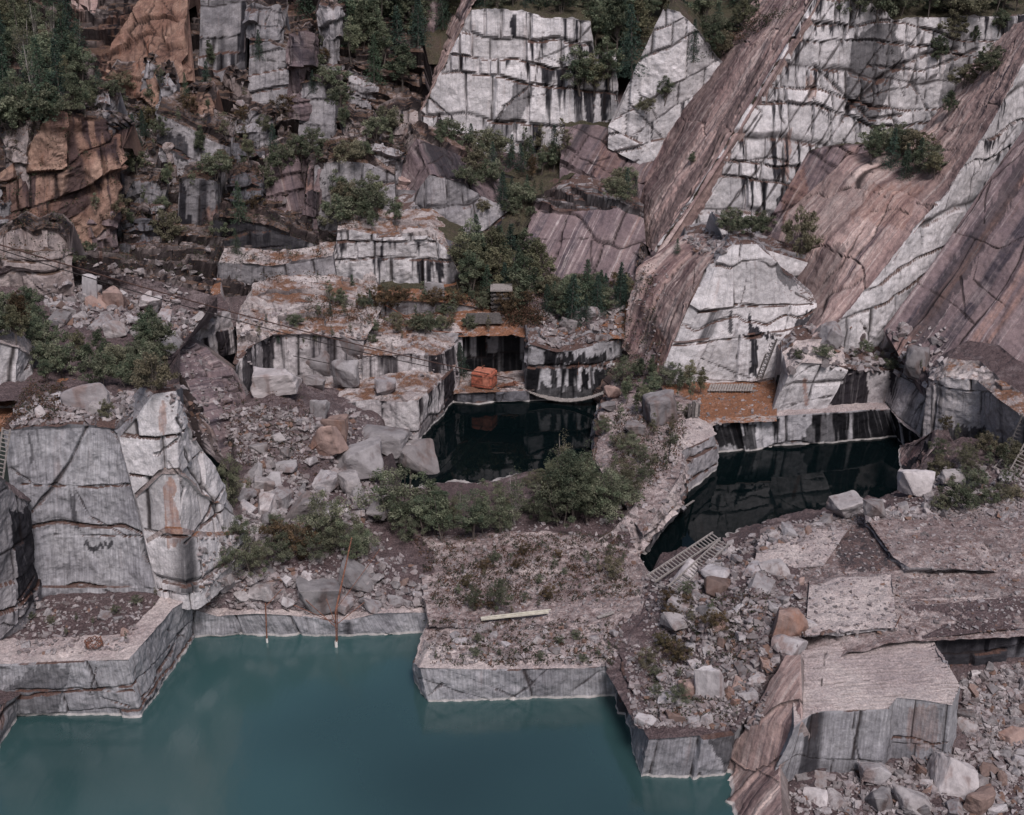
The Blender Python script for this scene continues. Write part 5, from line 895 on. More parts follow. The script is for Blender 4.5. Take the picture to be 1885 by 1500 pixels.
for poly, n, s0, s1 in [
    ([(800, 1060), (1180, 1060), (1170, 1150), (800, 1150)], 900, .08, .4), ([(800, 960), (1170, 960), (1190, 1060), (790, 1060)], 700, .08, .45),
    ([(1400, 960), (1885, 940), (1885, 1170), (1480, 1180)], 2600, .07, .42), ([(1110, 520), (1230, 480), (1220, 690), (1120, 740)], 500, .12, .5),
    ([(580, 770), (640, 750), (760, 800), (770, 860), (720, 930), (600, 860)], 900, .15, .9), ([(1150, 1180), (1160, 1340), (1400, 1340), (1420, 1250), (1300, 1280), (1220, 1200)], 900, .12, .6), ([(1180, 1060), (1230, 1040), (1240, 1180), (1190, 1200)], 300, .1, .5), ([(1300, 1010), (1500, 950), (1680, 905), (1885, 900), (1885, 950), (1600, 960), (1400, 1020)], 900, .12, .8), ([(980, 570), (1150, 560), (1140, 625), (1000, 640)], 300, .3, 1.2),
    ([(1100, 740), (1290, 740), (1290, 860), (1200, 1000), (1110, 960)], 700, .12, .7), ([(420, 560), (840, 580), (830, 700), (440, 700)], 700, .12, .7),
    ([(1440, 590), (1740, 600), (1740, 700), (1450, 690)], 350, .3, 1.2), ([(280, 620), (360, 640), (470, 790), (420, 850), (320, 780)], 350, .15, .7), ([(1230, 700), (1420, 690), (1430, 770), (1300, 785)], 200, .1, .5),
    ([(360, 980), (700, 980), (780, 1060), (370, 1080)], 800, .15, .8), ([(1255, 430), (1330, 430), (1340, 470), (1290, 470)], 120, .3, 1.0)]:
    litter(poly, n, s0, s1, zr)
litter([(0, 180), (300, 160), (780, 240), (780, 400), (600, 540), (100, 500)], 1500, .3, 1.2, zr, only='broken_hillside')
V = np.vstack(SV); F = np.vstack(SF); C = np.vstack(SC)
o = mesh_np('rubble', V, F, [boulder_mat('small_stone', (.31, .285, .29), (.2, .175, .185), .2)], None, None, C); link(o)
tag(o, 'countless small broken stones lying over the whole quarry', 'rubble', None, 'stuff')
# hand-placed big boulders: px, py of the foot, width px, height px, kind, note
BIG = [(578, 690, 66, 62, 'grey', 'tall upright boulder leaning on the upper block ledge', (1, .5, 1.6)), (505, 722, 86, 46, 'pale', 'long flat-topped boulder below the upper block ledge', (1.1, .8, .9)),
 (652, 660, 50, 46, 'grey', 'curved boulder leaning against the block ledge wall', (1, .6, 1.3)), (640, 716, 52, 50, 'grey', 'square-cut block with a notched corner on the ledge', (1, .8, 1.3)),
 (577, 715, 44, 22, 'pale', 'small slab lying between the square block and the long boulder', (1, .6, .6)), (710, 728, 42, 30, 'grey', 'pointed boulder on the lowest striped ledge', (1, .8, 1.2)),
 (590, 772, 36, 36, 'grey', 'dark rounded boulder under the ledge wall', (1, .8, 1.3)), (618, 810, 50, 44, 'rust', 'orange-topped boulder in the boulder pile by the pool', (1, .8, 1.2)), (600, 838, 62, 60, 'rust', 'big rust-brown boulder at the head of the boulder pile', (1, .9, 1.2)),
 (658, 878, 92, 60, 'grey', 'big grey rounded boulder at the edge of the middle pool', (1, .8, 1.0)), (768, 885, 80, 72, 'pale', 'big pale boulder standing in the middle pool', (1, .9, 1.3)), (742, 850, 40, 30, 'grey', 'small boulder behind the big pale boulder in the pool', (1, .8, 1)),
 (700, 838, 100, 44, 'grey', 'long sloping slab at the foot of the striped ledge', (1.2, .7, .7)), (565, 960, 62, 56, 'pale', 'pale square boulder low in the boulder pile', (1, .9, 1.2)), (640, 912, 66, 40, 'pale', 'flat pale boulder below the big rounded one', (1, .8, .8)),
 (600, 905, 46, 40, 'grey', 'grey boulder in the middle of the boulder pile', (1, .8, 1)), (485, 905, 40, 28, 'pale', 'pale angular boulder at the top of the stony slope', (1, .8, .9)), (512, 935, 50, 34, 'grey', 'broad grey slab stone on the stony slope', (1, .8, .8)),
 (582, 1125, 82, 52, 'grey', 'big wedge-shaped boulder on the pool back wall', (1, .8, 1.0)), (660, 1085, 74, 56, 'grey', 'big dark boulder with radiating cracks above the pool', (1, .8, 1.2)), (480, 1105, 50, 30, 'pale', 'pale flat boulder above the pool back wall', (1, .8, .9)), (430, 1085, 60, 24, 'grey', 'long brownish slab at the left of the heap above the pool', (1.2, .6, .5)),
 (212, 565, 52, 34, 'rust', 'reddish boulder in the left stone field', (1.1, .7, .8)), (170, 560, 32, 52, 'grey', 'upright grey slab in the left stone field', (.7, .4, 1.9)), (210, 620, 44, 30, 'pale', 'pale blue-grey boulder at the edge of the left stone field', (1, .8, 1)), (275, 572, 40, 26, 'pale', 'pale boulder under the cables in the left stone field', (1, .8, .9)),
 (160, 760, 84, 46, 'grey', 'drill-grooved slab propped on top of the cut rock', (1.1, .35, 1.3)), (110, 600, 36, 24, 'grey', 'blue-grey boulder at the left of the stone field', (1, .8, .9)),
 (1218, 782, 66, 60, 'grey', 'brown and grey pointed boulder on the bank between the pools', (1, .8, 1.2)), (1130, 735, 34, 26, 'rust', 'reddish boulder at the end of the footbridge', (1, .8, 1.0)), (1120, 760, 30, 18, 'pale', 'pale slab near the end of the footbridge', (1, .8, .7)), (1170, 800, 40, 24, 'pale', 'pale boulder on the pool side of the bank', (1, .8, .8)),
 (1045, 612, 34, 28, 'pale', 'white pointed boulder above the black-streaked block', (1, .8, 1.1)), (1088, 585, 34, 22, 'grey', 'grey boulder at the foot of the scree slope', (1, .8, 1)), (800, 545, 40, 28, 'grey', 'grey slab leaning on the white block wall', (1, .5, 1.1)),
 (1460, 1175, 62, 56, 'rust', 'big pinkish boulder beside the pale drill-marked bed', (1, .9, 1.3)), (1302, 1290, 54, 70, 'grey', 'upright diamond-shaped grey boulder on the mound', (1, .5, 1.6)), (1266, 1285, 36, 32, 'rust', 'reddish boulder beside the diamond-shaped one', (1, .9, 1.1)),
 (1755, 1460, 84, 60, 'pale', 'big pale square block at the bottom right', (1, .9, 1.3)), (1610, 1340 + 100, 50, 46, 'grey', 'squarish grey block in front of the big sawn block', (1, .9, 1.2)), (1800, 1495, 52, 40, 'rust', 'reddish block beside the pale square block', (1, .9, 1.1)), (1680, 1495, 60, 34, 'pale', 'pale flat block at the bottom edge', (1, .9, .9)), (1620, 1490, 44, 34, 'grey', 'grey block at the bottom edge', (1, .9, 1.1)),
 (1690, 915, 66, 46, 'pale', 'pale tilted slab beside the striped rock wedge', (1.1, .5, 1.1)), (1755, 890, 50, 22, 'pale', 'white flat slab below the striped wall', (1.1, .6, .6)), (1560, 955, 62, 36, 'pale', 'long pale boulder at the edge of the right pool', (1.1, .8, .9)), (1610, 955, 40, 30, 'pale', 'pale pointed boulder at the corner of the raised bed', (1, .9, 1.2)),
 (1525, 640, 44, 44, 'grey', 'grey block at the lower tip of the pink sheet', (1, .8, 1.4)), (1640, 650, 30, 36, 'pale', 'small pale standing block below the dark sheet', (1, .8, 1.5)), (1688, 700, 50, 56, 'grey', 'pale upright block on the shelf above the striped wall', (1, .7, 1.6)), (1215, 760, 30, 20, 'grey', 'small grey boulder behind the pointed one', (1, .9, 1))]
br = random.Random(77)
for x, y, w, h_, kd, note, sq in BIG:
    P, _ = hit(x, y - 2)
    if P is None: P = g(x, y, 1)
    dist = np.linalg.norm(P - np.array([0, 0, CAMZ])); wm = w / FPX * dist; hm = h_ / FPX * dist
    me = stone_proto('boulder', {'grey': MB_GREY, 'pale': MB_PALE, 'rust': MB_RUST}[kd], 3, .075, .02, n=19, sx=.5, sy=.4, sz=.4, boxy=.55)
    o = bpy.data.objects.new('boulder', me); link(o)
    co = np.array([v.co[:] for v in me.vertices]); ex = np.ptp(co[:, 0]); ez = np.ptp(co[:, 2])
    o.scale = (wm / ex * .98, wm * sq[1] / np.ptp(co[:, 1]), hm / ez * 1.05); o.rotation_euler = (br.uniform(-.12, .12), br.uniform(-.2, .2), br.uniform(-.35, .35))
    o.location = (P[0], P[1] + wm * .2, P[2] + hm * .42); tag(o, note, 'boulder')
# ------------------------------------------------------------------ trees and bushes
def leaf_mat(name, A, B, C):
    t = NT(name); at = t.node('ShaderNodeAttribute', attribute_name='msk'); sep = t.node('ShaderNodeSeparateColor', ins={0: at.outputs[0]})
    oi = t.node('ShaderNodeObjectInfo').outputs['Random']
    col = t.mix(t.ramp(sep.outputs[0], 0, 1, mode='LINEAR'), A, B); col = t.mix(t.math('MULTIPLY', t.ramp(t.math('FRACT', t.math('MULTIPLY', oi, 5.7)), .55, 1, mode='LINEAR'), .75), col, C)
    val = t.math('MULTIPLY', t.math('ADD', t.math('MULTIPLY', sep.outputs[1], .8), .6), t.math('ADD', t.math('MULTIPLY', oi, .5), .75))
    vc = t.node('ShaderNodeCombineColor', ins={0: val, 1: val, 2: val}).outputs[0]; col = t.mix(1.0, col, vc, 'MULTIPLY')
    t.l.new(col, t.b.inputs['Base Color']); t.b.inputs['Roughness'].default_value = .75; t.b.inputs['Specular IOR Level'].default_value = .2
    tl = t.node('ShaderNodeBsdfTranslucent'); t.l.new(col, tl.inputs[0]); mx = t.node('ShaderNodeMixShader', ins={0: .28})
    t.l.new(t.b.outputs[0], mx.inputs[1]); t.l.new(tl.outputs[0], mx.inputs[2]); t.l.new(mx.outputs[0], t.n['Material Output'].inputs[0]); return t.m
ML_DEC = leaf_mat('broadleaf_leaves', (.065, .09, .06), (.165, .18, .12), (.19, .17, .105))
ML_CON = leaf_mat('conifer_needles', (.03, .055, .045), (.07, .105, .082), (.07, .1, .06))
ML_BUSH = leaf_mat('bush_leaves', (.075, .095, .06), (.18, .185, .13), (.18, .145, .1))
ML_RED = leaf_mat('rusty_leaves', (.08, .06, .038), (.15, .10, .06), (.12, .11, .06))
def flat_mat(name, c, rough=.85, metal=0.0, ns=3.0, var=.35):
    t = NT(name); tc = t.node('ShaderNodeTexCoord').outputs['Object']; n = t.noise(tc, ns, 4, .65)
    col = t.mix(t.ramp(n, .3, .7), tuple(x * (1 - var) for x in c), tuple(min(1, x * (1 + var)) for x in c))
    t.l.new(col, t.b.inputs['Base Color']); t.b.inputs['Roughness'].default_value = rough; t.b.inputs['Metallic'].default_value = metal; return t.m
M_BARK = flat_mat('bark', (.11, .09, .08)); M_PALEBARK = flat_mat('pale_bark', (.30, .27, .26))
def tube(path, radii, seg=5):
    """tapered tube along a path -> V, F"""
    path = [np.array(p, float) for p in path]; V = []; F = []
    for i, p in enumerate(path):
        a = path[max(0, i - 1)]; b = path[min(len(path) - 1, i + 1)]; t_ = b - a; t_ /= np.linalg.norm(t_) + 1e-9
        u_ = np.cross(t_, [0, 0, 1.0] if abs(t_[2]) < .9 else [1.0, 0, 0]); u_ /= np.linalg.norm(u_); w_ = np.cross(t_, u_)
        for k in range(seg):
            an = 6.2832 * k / seg; V.append(p + (u_ * math.cos(an) + w_ * math.sin(an)) * radii[i])
    for i in range(len(path) - 1):
        for k in range(seg): F.append([i * seg + k, i * seg + (k + 1) % seg, (i + 1) * seg + (k + 1) % seg, (i + 1) * seg + k])
    n0 = len(V); V.append(path[0]); V.append(path[-1])
    for k in range(0, seg): F.append([n0, (k + 1) % seg, k, k]) if False else None
    return np.array(V), np.array(F)
def join(parts):
    V = []; F = []; n = 0
    for v, f in parts: V.append(v); F.append(f + n); n += len(v)
    return np.vstack(V), np.vstack(F)
def leaf_quads(C, size, rg, col0, flat=0.0):
    """quads at centres C with random attitude"""
    n = len(C); a = rg.normal(size=(n, 3)); a[:, 2] *= (1 - flat); a /= np.linalg.norm(a, axis=1, keepdims=True)
    b = rg.normal(size=(n, 3)); b -= (b * a).sum(1, keepdims=True) * a; b /= np.linalg.norm(b, axis=1, keepdims=True)
    s = size * (.6 + .8 * rg.random((n, 1))); a = a * s; b = b * s * .62
    V = np.stack([C - a, C + b * .9, C + a, C - b * .9], 1).reshape(-1, 3); F = np.arange(4 * n).reshape(n, 4)
    return V, F, np.repeat(col0, 4, 0)
def make_crown(kind, seed, n_leaf, leaf):
    """unit-height plant; returns trunk (V,F) and crown (V,F,col)"""
    rg = np.random.default_rng(seed); rn = random.Random(seed); tr = []; C = []; K = []
    if kind == 'conifer':
        tr.append(tube([(0, 0, 0), (rn.uniform(-.01, .01), 0, .5), (0, 0, 1.0)], [.017, .011, .002]))
        lv = 26
        for i in range(lv):
            z = .07 + .92 * (i / lv) ** .92; rad = .29 * (1 - z) ** .85 + .012
            nb = max(4, int(9 * (1 - z) + 4)); ph = rn.random() * 6
            for k in range(nb):
                if rn.random() < .14: continue
                an = ph + 6.283 * k / nb + rn.uniform(-.25, .25); L = rad * rn.uniform(.6, 1.15); m = max(4, int(n_leaf / (lv * 9)))
                t_ = rg.random(m) ** .7; w = rg.normal(size=m) * .018 * (1.3 - t_); zz = z - .28 * L * t_ + rg.normal(size=m) * .008
                C.append(np.stack([np.cos(an) * L * t_ - np.sin(an) * w, np.sin(an) * L * t_ + np.cos(an) * w, zz], 1))
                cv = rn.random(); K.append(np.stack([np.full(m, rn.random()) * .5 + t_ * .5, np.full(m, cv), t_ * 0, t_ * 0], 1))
    else:
        if kind == 'tree': nst, base, spread, zc, nc = 1, .02, (.30, .30, .38), .6, 60
        elif kind == 'tall': nst, base, spread, zc, nc = 1, .016, (.17, .17, .40), .57, 48
        elif kind == 'bush': nst, base, spread, zc, nc = 4, .012, (.55, .55, .42), .5, 55
        else: nst, base, spread, zc, nc = 2, .01, (.16, .16, .42), .55, 22
        cl = []
        for i in range(nc):
            for _ in range(30):
                p = rg.normal(size=3); p /= np.linalg.norm(p); p *= rn.random() ** .45
                q = np.array([p[0] * spread[0], p[1] * spread[1], zc + p[2] * spread[2]])
                k = 1 - .35 * max(0, (q[2] - zc) / spread[2])
                q[:2] *= k
                if q[2] > .06: break
            cl.append(q)
        lean = [np.array([rn.uniform(-.03, .03), rn.uniform(-.03, .03), 0]) for _ in range(nst)]
        for s_ in range(nst):
            off = np.array([rn.uniform(-.12, .12), rn.uniform(-.12, .12), 0]) if nst > 1 else np.zeros(3)
            tr.append(tube([off * .4, off + lean[s_] * 3 + [0, 0, .4], off * 1.3 + lean[s_] * 5 + [0, 0, .9]], [base, base * .6, base * .12], 5))
        for q in cl:
            st_ = np.array([0, 0, max(.08, q[2] * .62 - .03)]); mid = (st_ + q) / 2 + [0, 0, .01]
            if rn.random() < .6: tr.append(tube([st_, mid, q], [base * .32, base * .2, base * .06], 4))
            m = int(n_leaf / nc * rn.uniform(.5, 1.5)); r = rn.uniform(.035, .105) * (1.4 if kind == 'bush' else 1)
            d_ = rg.normal(size=(m, 3)); d_ /= np.linalg.norm(d_, axis=1, keepdims=True); d_ *= (rg.random((m, 1)) ** .4) * r * [1, 1, .75]
            C.append(q + d_); cv = rn.random(); K.append(np.stack([np.clip(cv + rg.normal(size=m) * .2, 0, 1), np.clip(rn.random() + rg.normal(size=m) * .15, 0, 1), np.zeros(m), np.zeros(m)], 1))
    C = np.vstack(C); K = np.vstack(K); C[:, 2] = np.maximum(C[:, 2], .02)
    return join(tr), leaf_quads(C, leaf, rg, K)
PL = {}
def proto(key, kind, seed, n, leaf, mat, bark=None):
    (tv, tf), (lv, lf, lc) = make_crown(kind, seed, n, leaf)
    a = mesh_np('trunk', tv, tf, [bark or M_BARK]).data; b = mesh_np('crown', lv, lf, [mat], None, None, lc).data
    PL.setdefault(key, []).append((a, b))
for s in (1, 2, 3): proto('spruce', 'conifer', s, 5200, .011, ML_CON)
for s in (4, 5, 6): proto('tree', 'tree', s, 5200, .016, ML_DEC)
for s in (7, 8): proto('tall', 'tall', s, 4200, .014, ML_DEC)
for s in (9, 10): proto('tree_fine', 'tree', s, 8200, .0105, ML_DEC)
for s in (11, 12, 13): proto('bush', 'bush', s, 4200, .024, ML_BUSH)
for s in (14, 15): proto('bush_fine', 'bush', s, 5600, .016, ML_BUSH)
for s in (16, 17, 18): proto('sapling', 'sap', s, 900, .019, ML_BUSH)
for s in (19,): proto('rust_tree', 'tall', s, 3500, .014, ML_RED)
for s in (20,): proto('rust_bush', 'bush', s, 3000, .024, ML_RED)
for s in (21,): proto('sparse_tree', 'tall', s, 1500, .012, ML_BUSH, M_PALEBARK)
NM = {'spruce': ('spruce_tree', 'spruce'), 'tree': ('broadleaf_tree', 'tree'), 'tall': ('birch_tree', 'tree'), 'tree_fine': ('broadleaf_tree', 'tree'), 'bush': ('bush', 'bush'), 'bush_fine': ('bush', 'bush'),
      'sapling': ('sapling', 'sapling'), 'rust_tree': ('autumn_tree', 'tree'), 'rust_bush': ('autumn_bush', 'bush'), 'sparse_tree': ('sparse_tree', 'tree')}
PLANTS = []
pr = random.Random(21)
def plant(key, P, h_, zone, wide=1.0, px=0, py=0, label=None):
    a, b = pr.choice(PL[key]); nm, cat = NM[key]
    e = bpy.data.objects.new(nm, None); link(e); e.location = (P[0], P[1], P[2] - .03 * h_); e.rotation_euler = (pr.uniform(-.05, .05), pr.uniform(-.05, .05), pr.uniform(0, 6.28))
    e.scale = (h_ * wide, h_ * wide, h_); e.empty_display_size = .2
    for nmx, me in (('trunk', a), ('crown', b)): o = bpy.data.objects.new(nmx, me); link(o); o.parent = e
    e['category'] = cat
    if label: e['label'] = label
    else: PLANTS.append((zone, px, py, e, key, h_))
    return e
def at(key, px, py, hpx, zone=None, wide=1.0, label=None):
    P, _ = hit(px, py)
    if P is None: return
    dist = np.linalg.norm(P - np.array([0, 0, CAMZ])); return plant(key, P, hpx / FPX * dist, zone, wide, px, py, label)
def forest(zone, poly, n, keys, h0, h1, mind=1.6):
    kept = []
    for x, y in in_poly_pts(poly, n * 4, pr):
        if len(kept) >= n: break
        P, _ = hit(x, y)
        if P is None or P[2] < .3: continue
        if any(np.hypot(P[0] - k[0], P[1] - k[1]) < mind for k in kept): continue
        kept.append(P); key = pr.choice(keys); plant(key, P, pr.uniform(h0, h1) * (1.15 if key == 'spruce' else 1), zone, pr.uniform(.85, 1.2), x, y)
forest('crest of the upper middle cliff', [(865, 16), (865, -10), (1085, -10), (1090, 30), (1000, 20)], 18, ['spruce', 'bush', 'tree', 'tall'], 2.5, 5.5, 1.5)
forest('rear crest of the big white cliff', [(1600, 28), (1600, -10), (1885, -10), (1885, 26)], 20, ['tree', 'bush', 'spruce'], 2.5, 5.5, 1.6)
forest('low scrub at the foot of the purple slope', [(870, 575), (860, 520), (960, 540), (1180, 535), (1150, 565), (1000, 585)], 34, ['bush', 'bush', 'spruce', 'rust_bush', 'tall'], 1.6, 3.8, 1.1)
forest('low scrub in the gully', [(850, 330), (960, 330), (1010, 370), (960, 420), (870, 400)], 14, ['bush', 'sapling', 'bush'], 1.2, 2.6, 1.3)
# the woods on the hill behind
kept = []
while len(kept) < 215:
    x, Y = pr.uniform(-95, 110), 188 + 44 * pr.random() ** 1.5
    if any(np.hypot(x - k[0], Y - k[1]) < 2.6 for k in kept): continue
    kept.append((x, Y)); z = float(hill_z(np.array([x]), np.array([Y]))[0]); q = proj(np.array([x, Y, z]))
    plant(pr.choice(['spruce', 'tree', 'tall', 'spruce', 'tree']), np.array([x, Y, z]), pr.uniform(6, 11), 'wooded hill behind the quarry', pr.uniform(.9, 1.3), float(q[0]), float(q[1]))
forest('wood at the top left', [(-40, 250), (-40, 20), (130, 0), (160, 120), (175, 180), (60, 235)], 72, ['tree', 'tall', 'spruce', 'spruce', 'sparse_tree'], 4.5, 8, 1.9)
forest('left end of that wood, beside the crags', [(0, 250), (60, 225), (170, 190), (190, 215), (60, 262)], 12, ['bush', 'tree', 'tall'], 2.5, 5, 1.5)
forest('trees left of the narrow pink sheet', [(630, 30), (770, 0), (800, 60), (755, 190), (690, 160), (640, 110)], 26, ['spruce', 'tree', 'spruce', 'tall'], 6, 9, 2.2)
forest('dark trees right of the upper middle cliff', [(1085, 30), (1210, 10), (1180, 100), (1130, 180), (1070, 230), (1060, 180)], 26, ['spruce', 'tree', 'tree'], 5.5, 9, 2.0)
forest('slope left of the tall pink sheet', [(1240, 120), (1300, 60), (1400, 20), (1330, 100), (1260, 190), (1180, 240), (1190, 200)], 20, ['bush', 'tree', 'bush', 'spruce'], 2.5, 6, 1.8)
forest('foot of the upper middle cliff', [(780, 262), (860, 290), (980, 330), (1030, 320), (1040, 280), (930, 300)], 20, ['spruce', 'bush', 'sapling', 'tall'], 2.5, 6, 1.5)
forest('gully below the upper middle cliff', [(850, 300), (940, 340), (990, 365), (950, 400), (900, 360)], 9, ['bush', 'spruce', 'bush'], 2, 4.5, 1.5)
forest('wood at the foot of the purple slope', [(850, 535), (870, 480), (960, 480), (1000, 530), (960, 560), (880, 560)], 15, ['spruce', 'tree', 'tree'], 3.5, 7, 1.7)
forest('trees right of the log hut', [(1010, 597), (1020, 575), (1110, 560), (1165, 540), (1150, 570), (1080, 592)], 13, ['spruce', 'spruce', 'tree'], 3, 5.5, 1.5)
forest('bushes behind the white block wall', [(590, 415), (600, 380), (700, 390), (740, 420), (700, 432), (620, 430)], 13, ['bush', 'tree', 'bush', 'tall'], 3, 6, 1.3)
forest('foot of the white block wall', [(590, 555), (860, 555), (850, 590), (760, 580), (600, 560)], 24, ['sapling', 'bush', 'sapling', 'rust_bush', 'spruce'], 1.6, 3.6, 1.1)
forest('ledge above the upper middle gully', [(1120, 350), (1180, 330), (1170, 375), (1130, 372)], 5, ['bush', 'spruce'], 2, 4, 1.2)
forest('dark gully right of the big white cliff', [(1590, 290), (1640, 265), (1720, 310), (1725, 330), (1640, 330)], 15, ['tree', 'bush', 'spruce'], 2.2, 4.4, 1.4)
forest('crown of the big white cliff', [(1560, 40), (1885, 40), (1885, 10), (1570, 10)], 14, ['tree', 'bush', 'tall'], 3, 6, 1.8)
forest('ledges in the big white cliff', [(1700, 60), (1860, 60), (1800, 240), (1720, 250)], 8, ['bush', 'tree'], 2, 4.5, 1.6)
forest('left hillside', [(180, 180), (420, 120), (620, 60), (640, 250), (760, 240), (700, 300), (560, 330), (420, 440), (300, 450), (120, 480), (130, 420), (230, 330)], 78, ['bush', 'bush', 'spruce', 'sapling', 'rust_bush', 'tall'], 1.8, 4.6, 2.2)
forest('left bushes above the cut rock', [(70, 720), (60, 660), (140, 640), (220, 650), (285, 680), (290, 720), (200, 735), (140, 700)], 18, ['bush', 'tree', 'bush'], 2, 3.6, 1.3)
forest('far left thicket', [(-20, 650), (-20, 590), (60, 590), (80, 640), (40, 660)], 9, ['tree', 'bush', 'tree'], 3, 4.6, 1.3)
forest('edge of the left stone field', [(260, 650), (290, 610), (300, 640), (290, 690)], 4, ['bush', 'tree'], 3, 4.5, 1.2)
forest('thicket on the middle terrace', [(700, 985), (740, 950), (840, 950), (930, 960), (930, 990), (800, 1000)], 20, ['tree_fine', 'bush_fine', 'tall', 'sapling', 'sparse_tree'], 2.0, 5.4, 1.1)
forest('thicket between the pools', [(1000, 960), (1010, 900), (1120, 880), (1150, 930), (1120, 970), (1040, 975)], 16, ['tree_fine', 'bush_fine', 'tall', 'tree_fine', 'sparse_tree'], 2.2, 6.0, 1.1)
forest('shore scrub of the middle pool', [(900, 900), (1010, 885), (1010, 960), (930, 970)], 14, ['bush_fine', 'sapling', 'bush_fine'], 1.0, 2.4, 1.0)
forest('bank between the pools', [(1110, 770), (1160, 740), (1270, 760), (1250, 850), (1190, 930), (1120, 960), (1120, 860)], 26, ['bush_fine', 'bush_fine', 'sapling'], 1.2, 2.8, 1.1)
forest('back of the footbridge bank', [(1140, 760), (1150, 700), (1230, 680), (1225, 720), (1180, 770)], 9, ['bush_fine', 'tall', 'tree'], 2.5, 4.2, 1.2)
forest('heap left of the terrace', [(410, 1050), (430, 980), (560, 960), (680, 980), (690, 1040), (560, 1050)], 15, ['bush_fine', 'bush_fine', 'tree_fine', 'rust_bush'], 1.8, 3.6, 1.2)
forest('middle of the terrace', [(840, 1130), (840, 1060), (1000, 1000), (1150, 1000), (1150, 1060), (960, 1130)], 30, ['sapling', 'rust_bush', 'bush_fine', 'sapling'], .6, 1.5, 1.0)
forest('front of the terrace', [(790, 1170), (1140, 1170), (1130, 1225), (790, 1220)], 12, ['sapling', 'bush_fine'], .4, 1.0, 1.0)
forest('mound of rubble', [(1190, 1230), (1240, 1080), (1320, 1080), (1320, 1150), (1260, 1300), (1190, 1300)], 15, ['bush_fine', 'sapling', 'rust_bush'], .9, 2.2, 1.1)
forest('bank below the striped wall', [(1700, 940), (1720, 830), (1760, 800), (1885, 860), (1885, 940)], 24, ['bush_fine', 'bush', 'sapling'], 1.4, 3.0, 1.2)
forest('ledges left of the middle pool', [(440, 600), (560, 560), (700, 560), (840, 590), (720, 640), (500, 640)], 22, ['sapling', 'bush', 'spruce', 'sapling'], .9, 2.2, 1.3)
forest('low wall near the log hut', [(760, 600), (900, 600), (900, 615), (760, 615)], 8, ['sapling', 'bush'], 1.4, 3, 1.1)
forest('pale outcrop crest', [(1290, 425), (1400, 410), (1440, 440), (1350, 440)], 9, ['sapling', 'bush', 'sapling'], 1.6, 3.4, 1.2)
forest('shelf above the striped wall', [(1450, 660), (1560, 640), (1700, 660), (1730, 690), (1560, 670)], 9, ['bush', 'sapling'], 1.0, 2.2, 1.2)
forest('needle-covered flat', [(1225, 720), (1290, 700), (1300, 730), (1240, 750)], 5, ['tall', 'sapling'], 3, 4.5, 1.0)
forest('low left terrace', [(30, 1110), (300, 1090), (250, 1180), (60, 1200)], 10, ['bush_fine', 'sapling'], .4, .9, 1.0)
for k, x, y, h_, lb, w in [('tree_fine', 780, 985, 90, 'broad grey-green tree at the left of the terrace thicket', 1.3), ('tree_fine', 870, 990, 100, 'yellowish green tree in the middle of the terrace thicket', 1.3), ('sparse_tree', 950, 965, 120, 'thin brownish tree standing out over the middle pool', 1.0), ('tree_fine', 1060, 950, 150, 'tallest bushy tree between the middle pool and the terrace', 1.15),
    ('sparse_tree', 1035, 900, 125, 'bare pale twiggy tree beside the tallest bushy tree', .8), ('bush_fine', 1125, 1062, 46, 'dark round bush near the end of the right pool', 1.0), ('bush_fine', 870, 1122, 62, 'green bush left of the pair behind the plank', .55), ('bush_fine', 920, 1122, 70, 'larger dark bush behind the plank', .75), ('rust_tree', 980, 330, 52, 'yellow-orange tree under the upper middle cliff', 1.0),
    ('bush', 1475, 470, 100, 'large dark bush at the foot of the pink sheet', .7), ('bush_fine', 600, 1010, 120, 'large brownish bush above the front pool', .8), ('bush_fine', 470, 1060, 90, 'dense green bush right of the stacked flank', .8), ('bush_fine', 430, 930, 110, 'dark green bush in the cleft beside the stacked flank', .55), ('rust_tree', 40, 620, 90, 'brownish autumn tree in the far left thicket', 1.2),
    ('tree', 910, 520, 110, 'tall tree with yellowing top at the foot of the tiered wall', 1.2), ('rust_bush', 1740, 790, 34, 'small orange bush beside the striped wall', .7), ('tall', 1272, 302, 26, 'small dark shrub alone on the tall pink sheet', 1.6), ('bush', 200, 768, 40, 'bright green bush on top of the cut rock', .8), ('spruce', 1050, 595, 100, 'tallest dark spruce right of the log hut', 1.2), ('spruce', 850, 690, 70, 'slim dark tree beside the orange tank', 1.0), ('spruce', 435, 465, 50, 'small spruce in front of the black recess', 1.0), ('spruce', 1245, 465, 30, 'small spruce on the lower tip of the tall pink sheet', 1.2)]:
    at(k, x, y, h_, wide=w, label=lb)
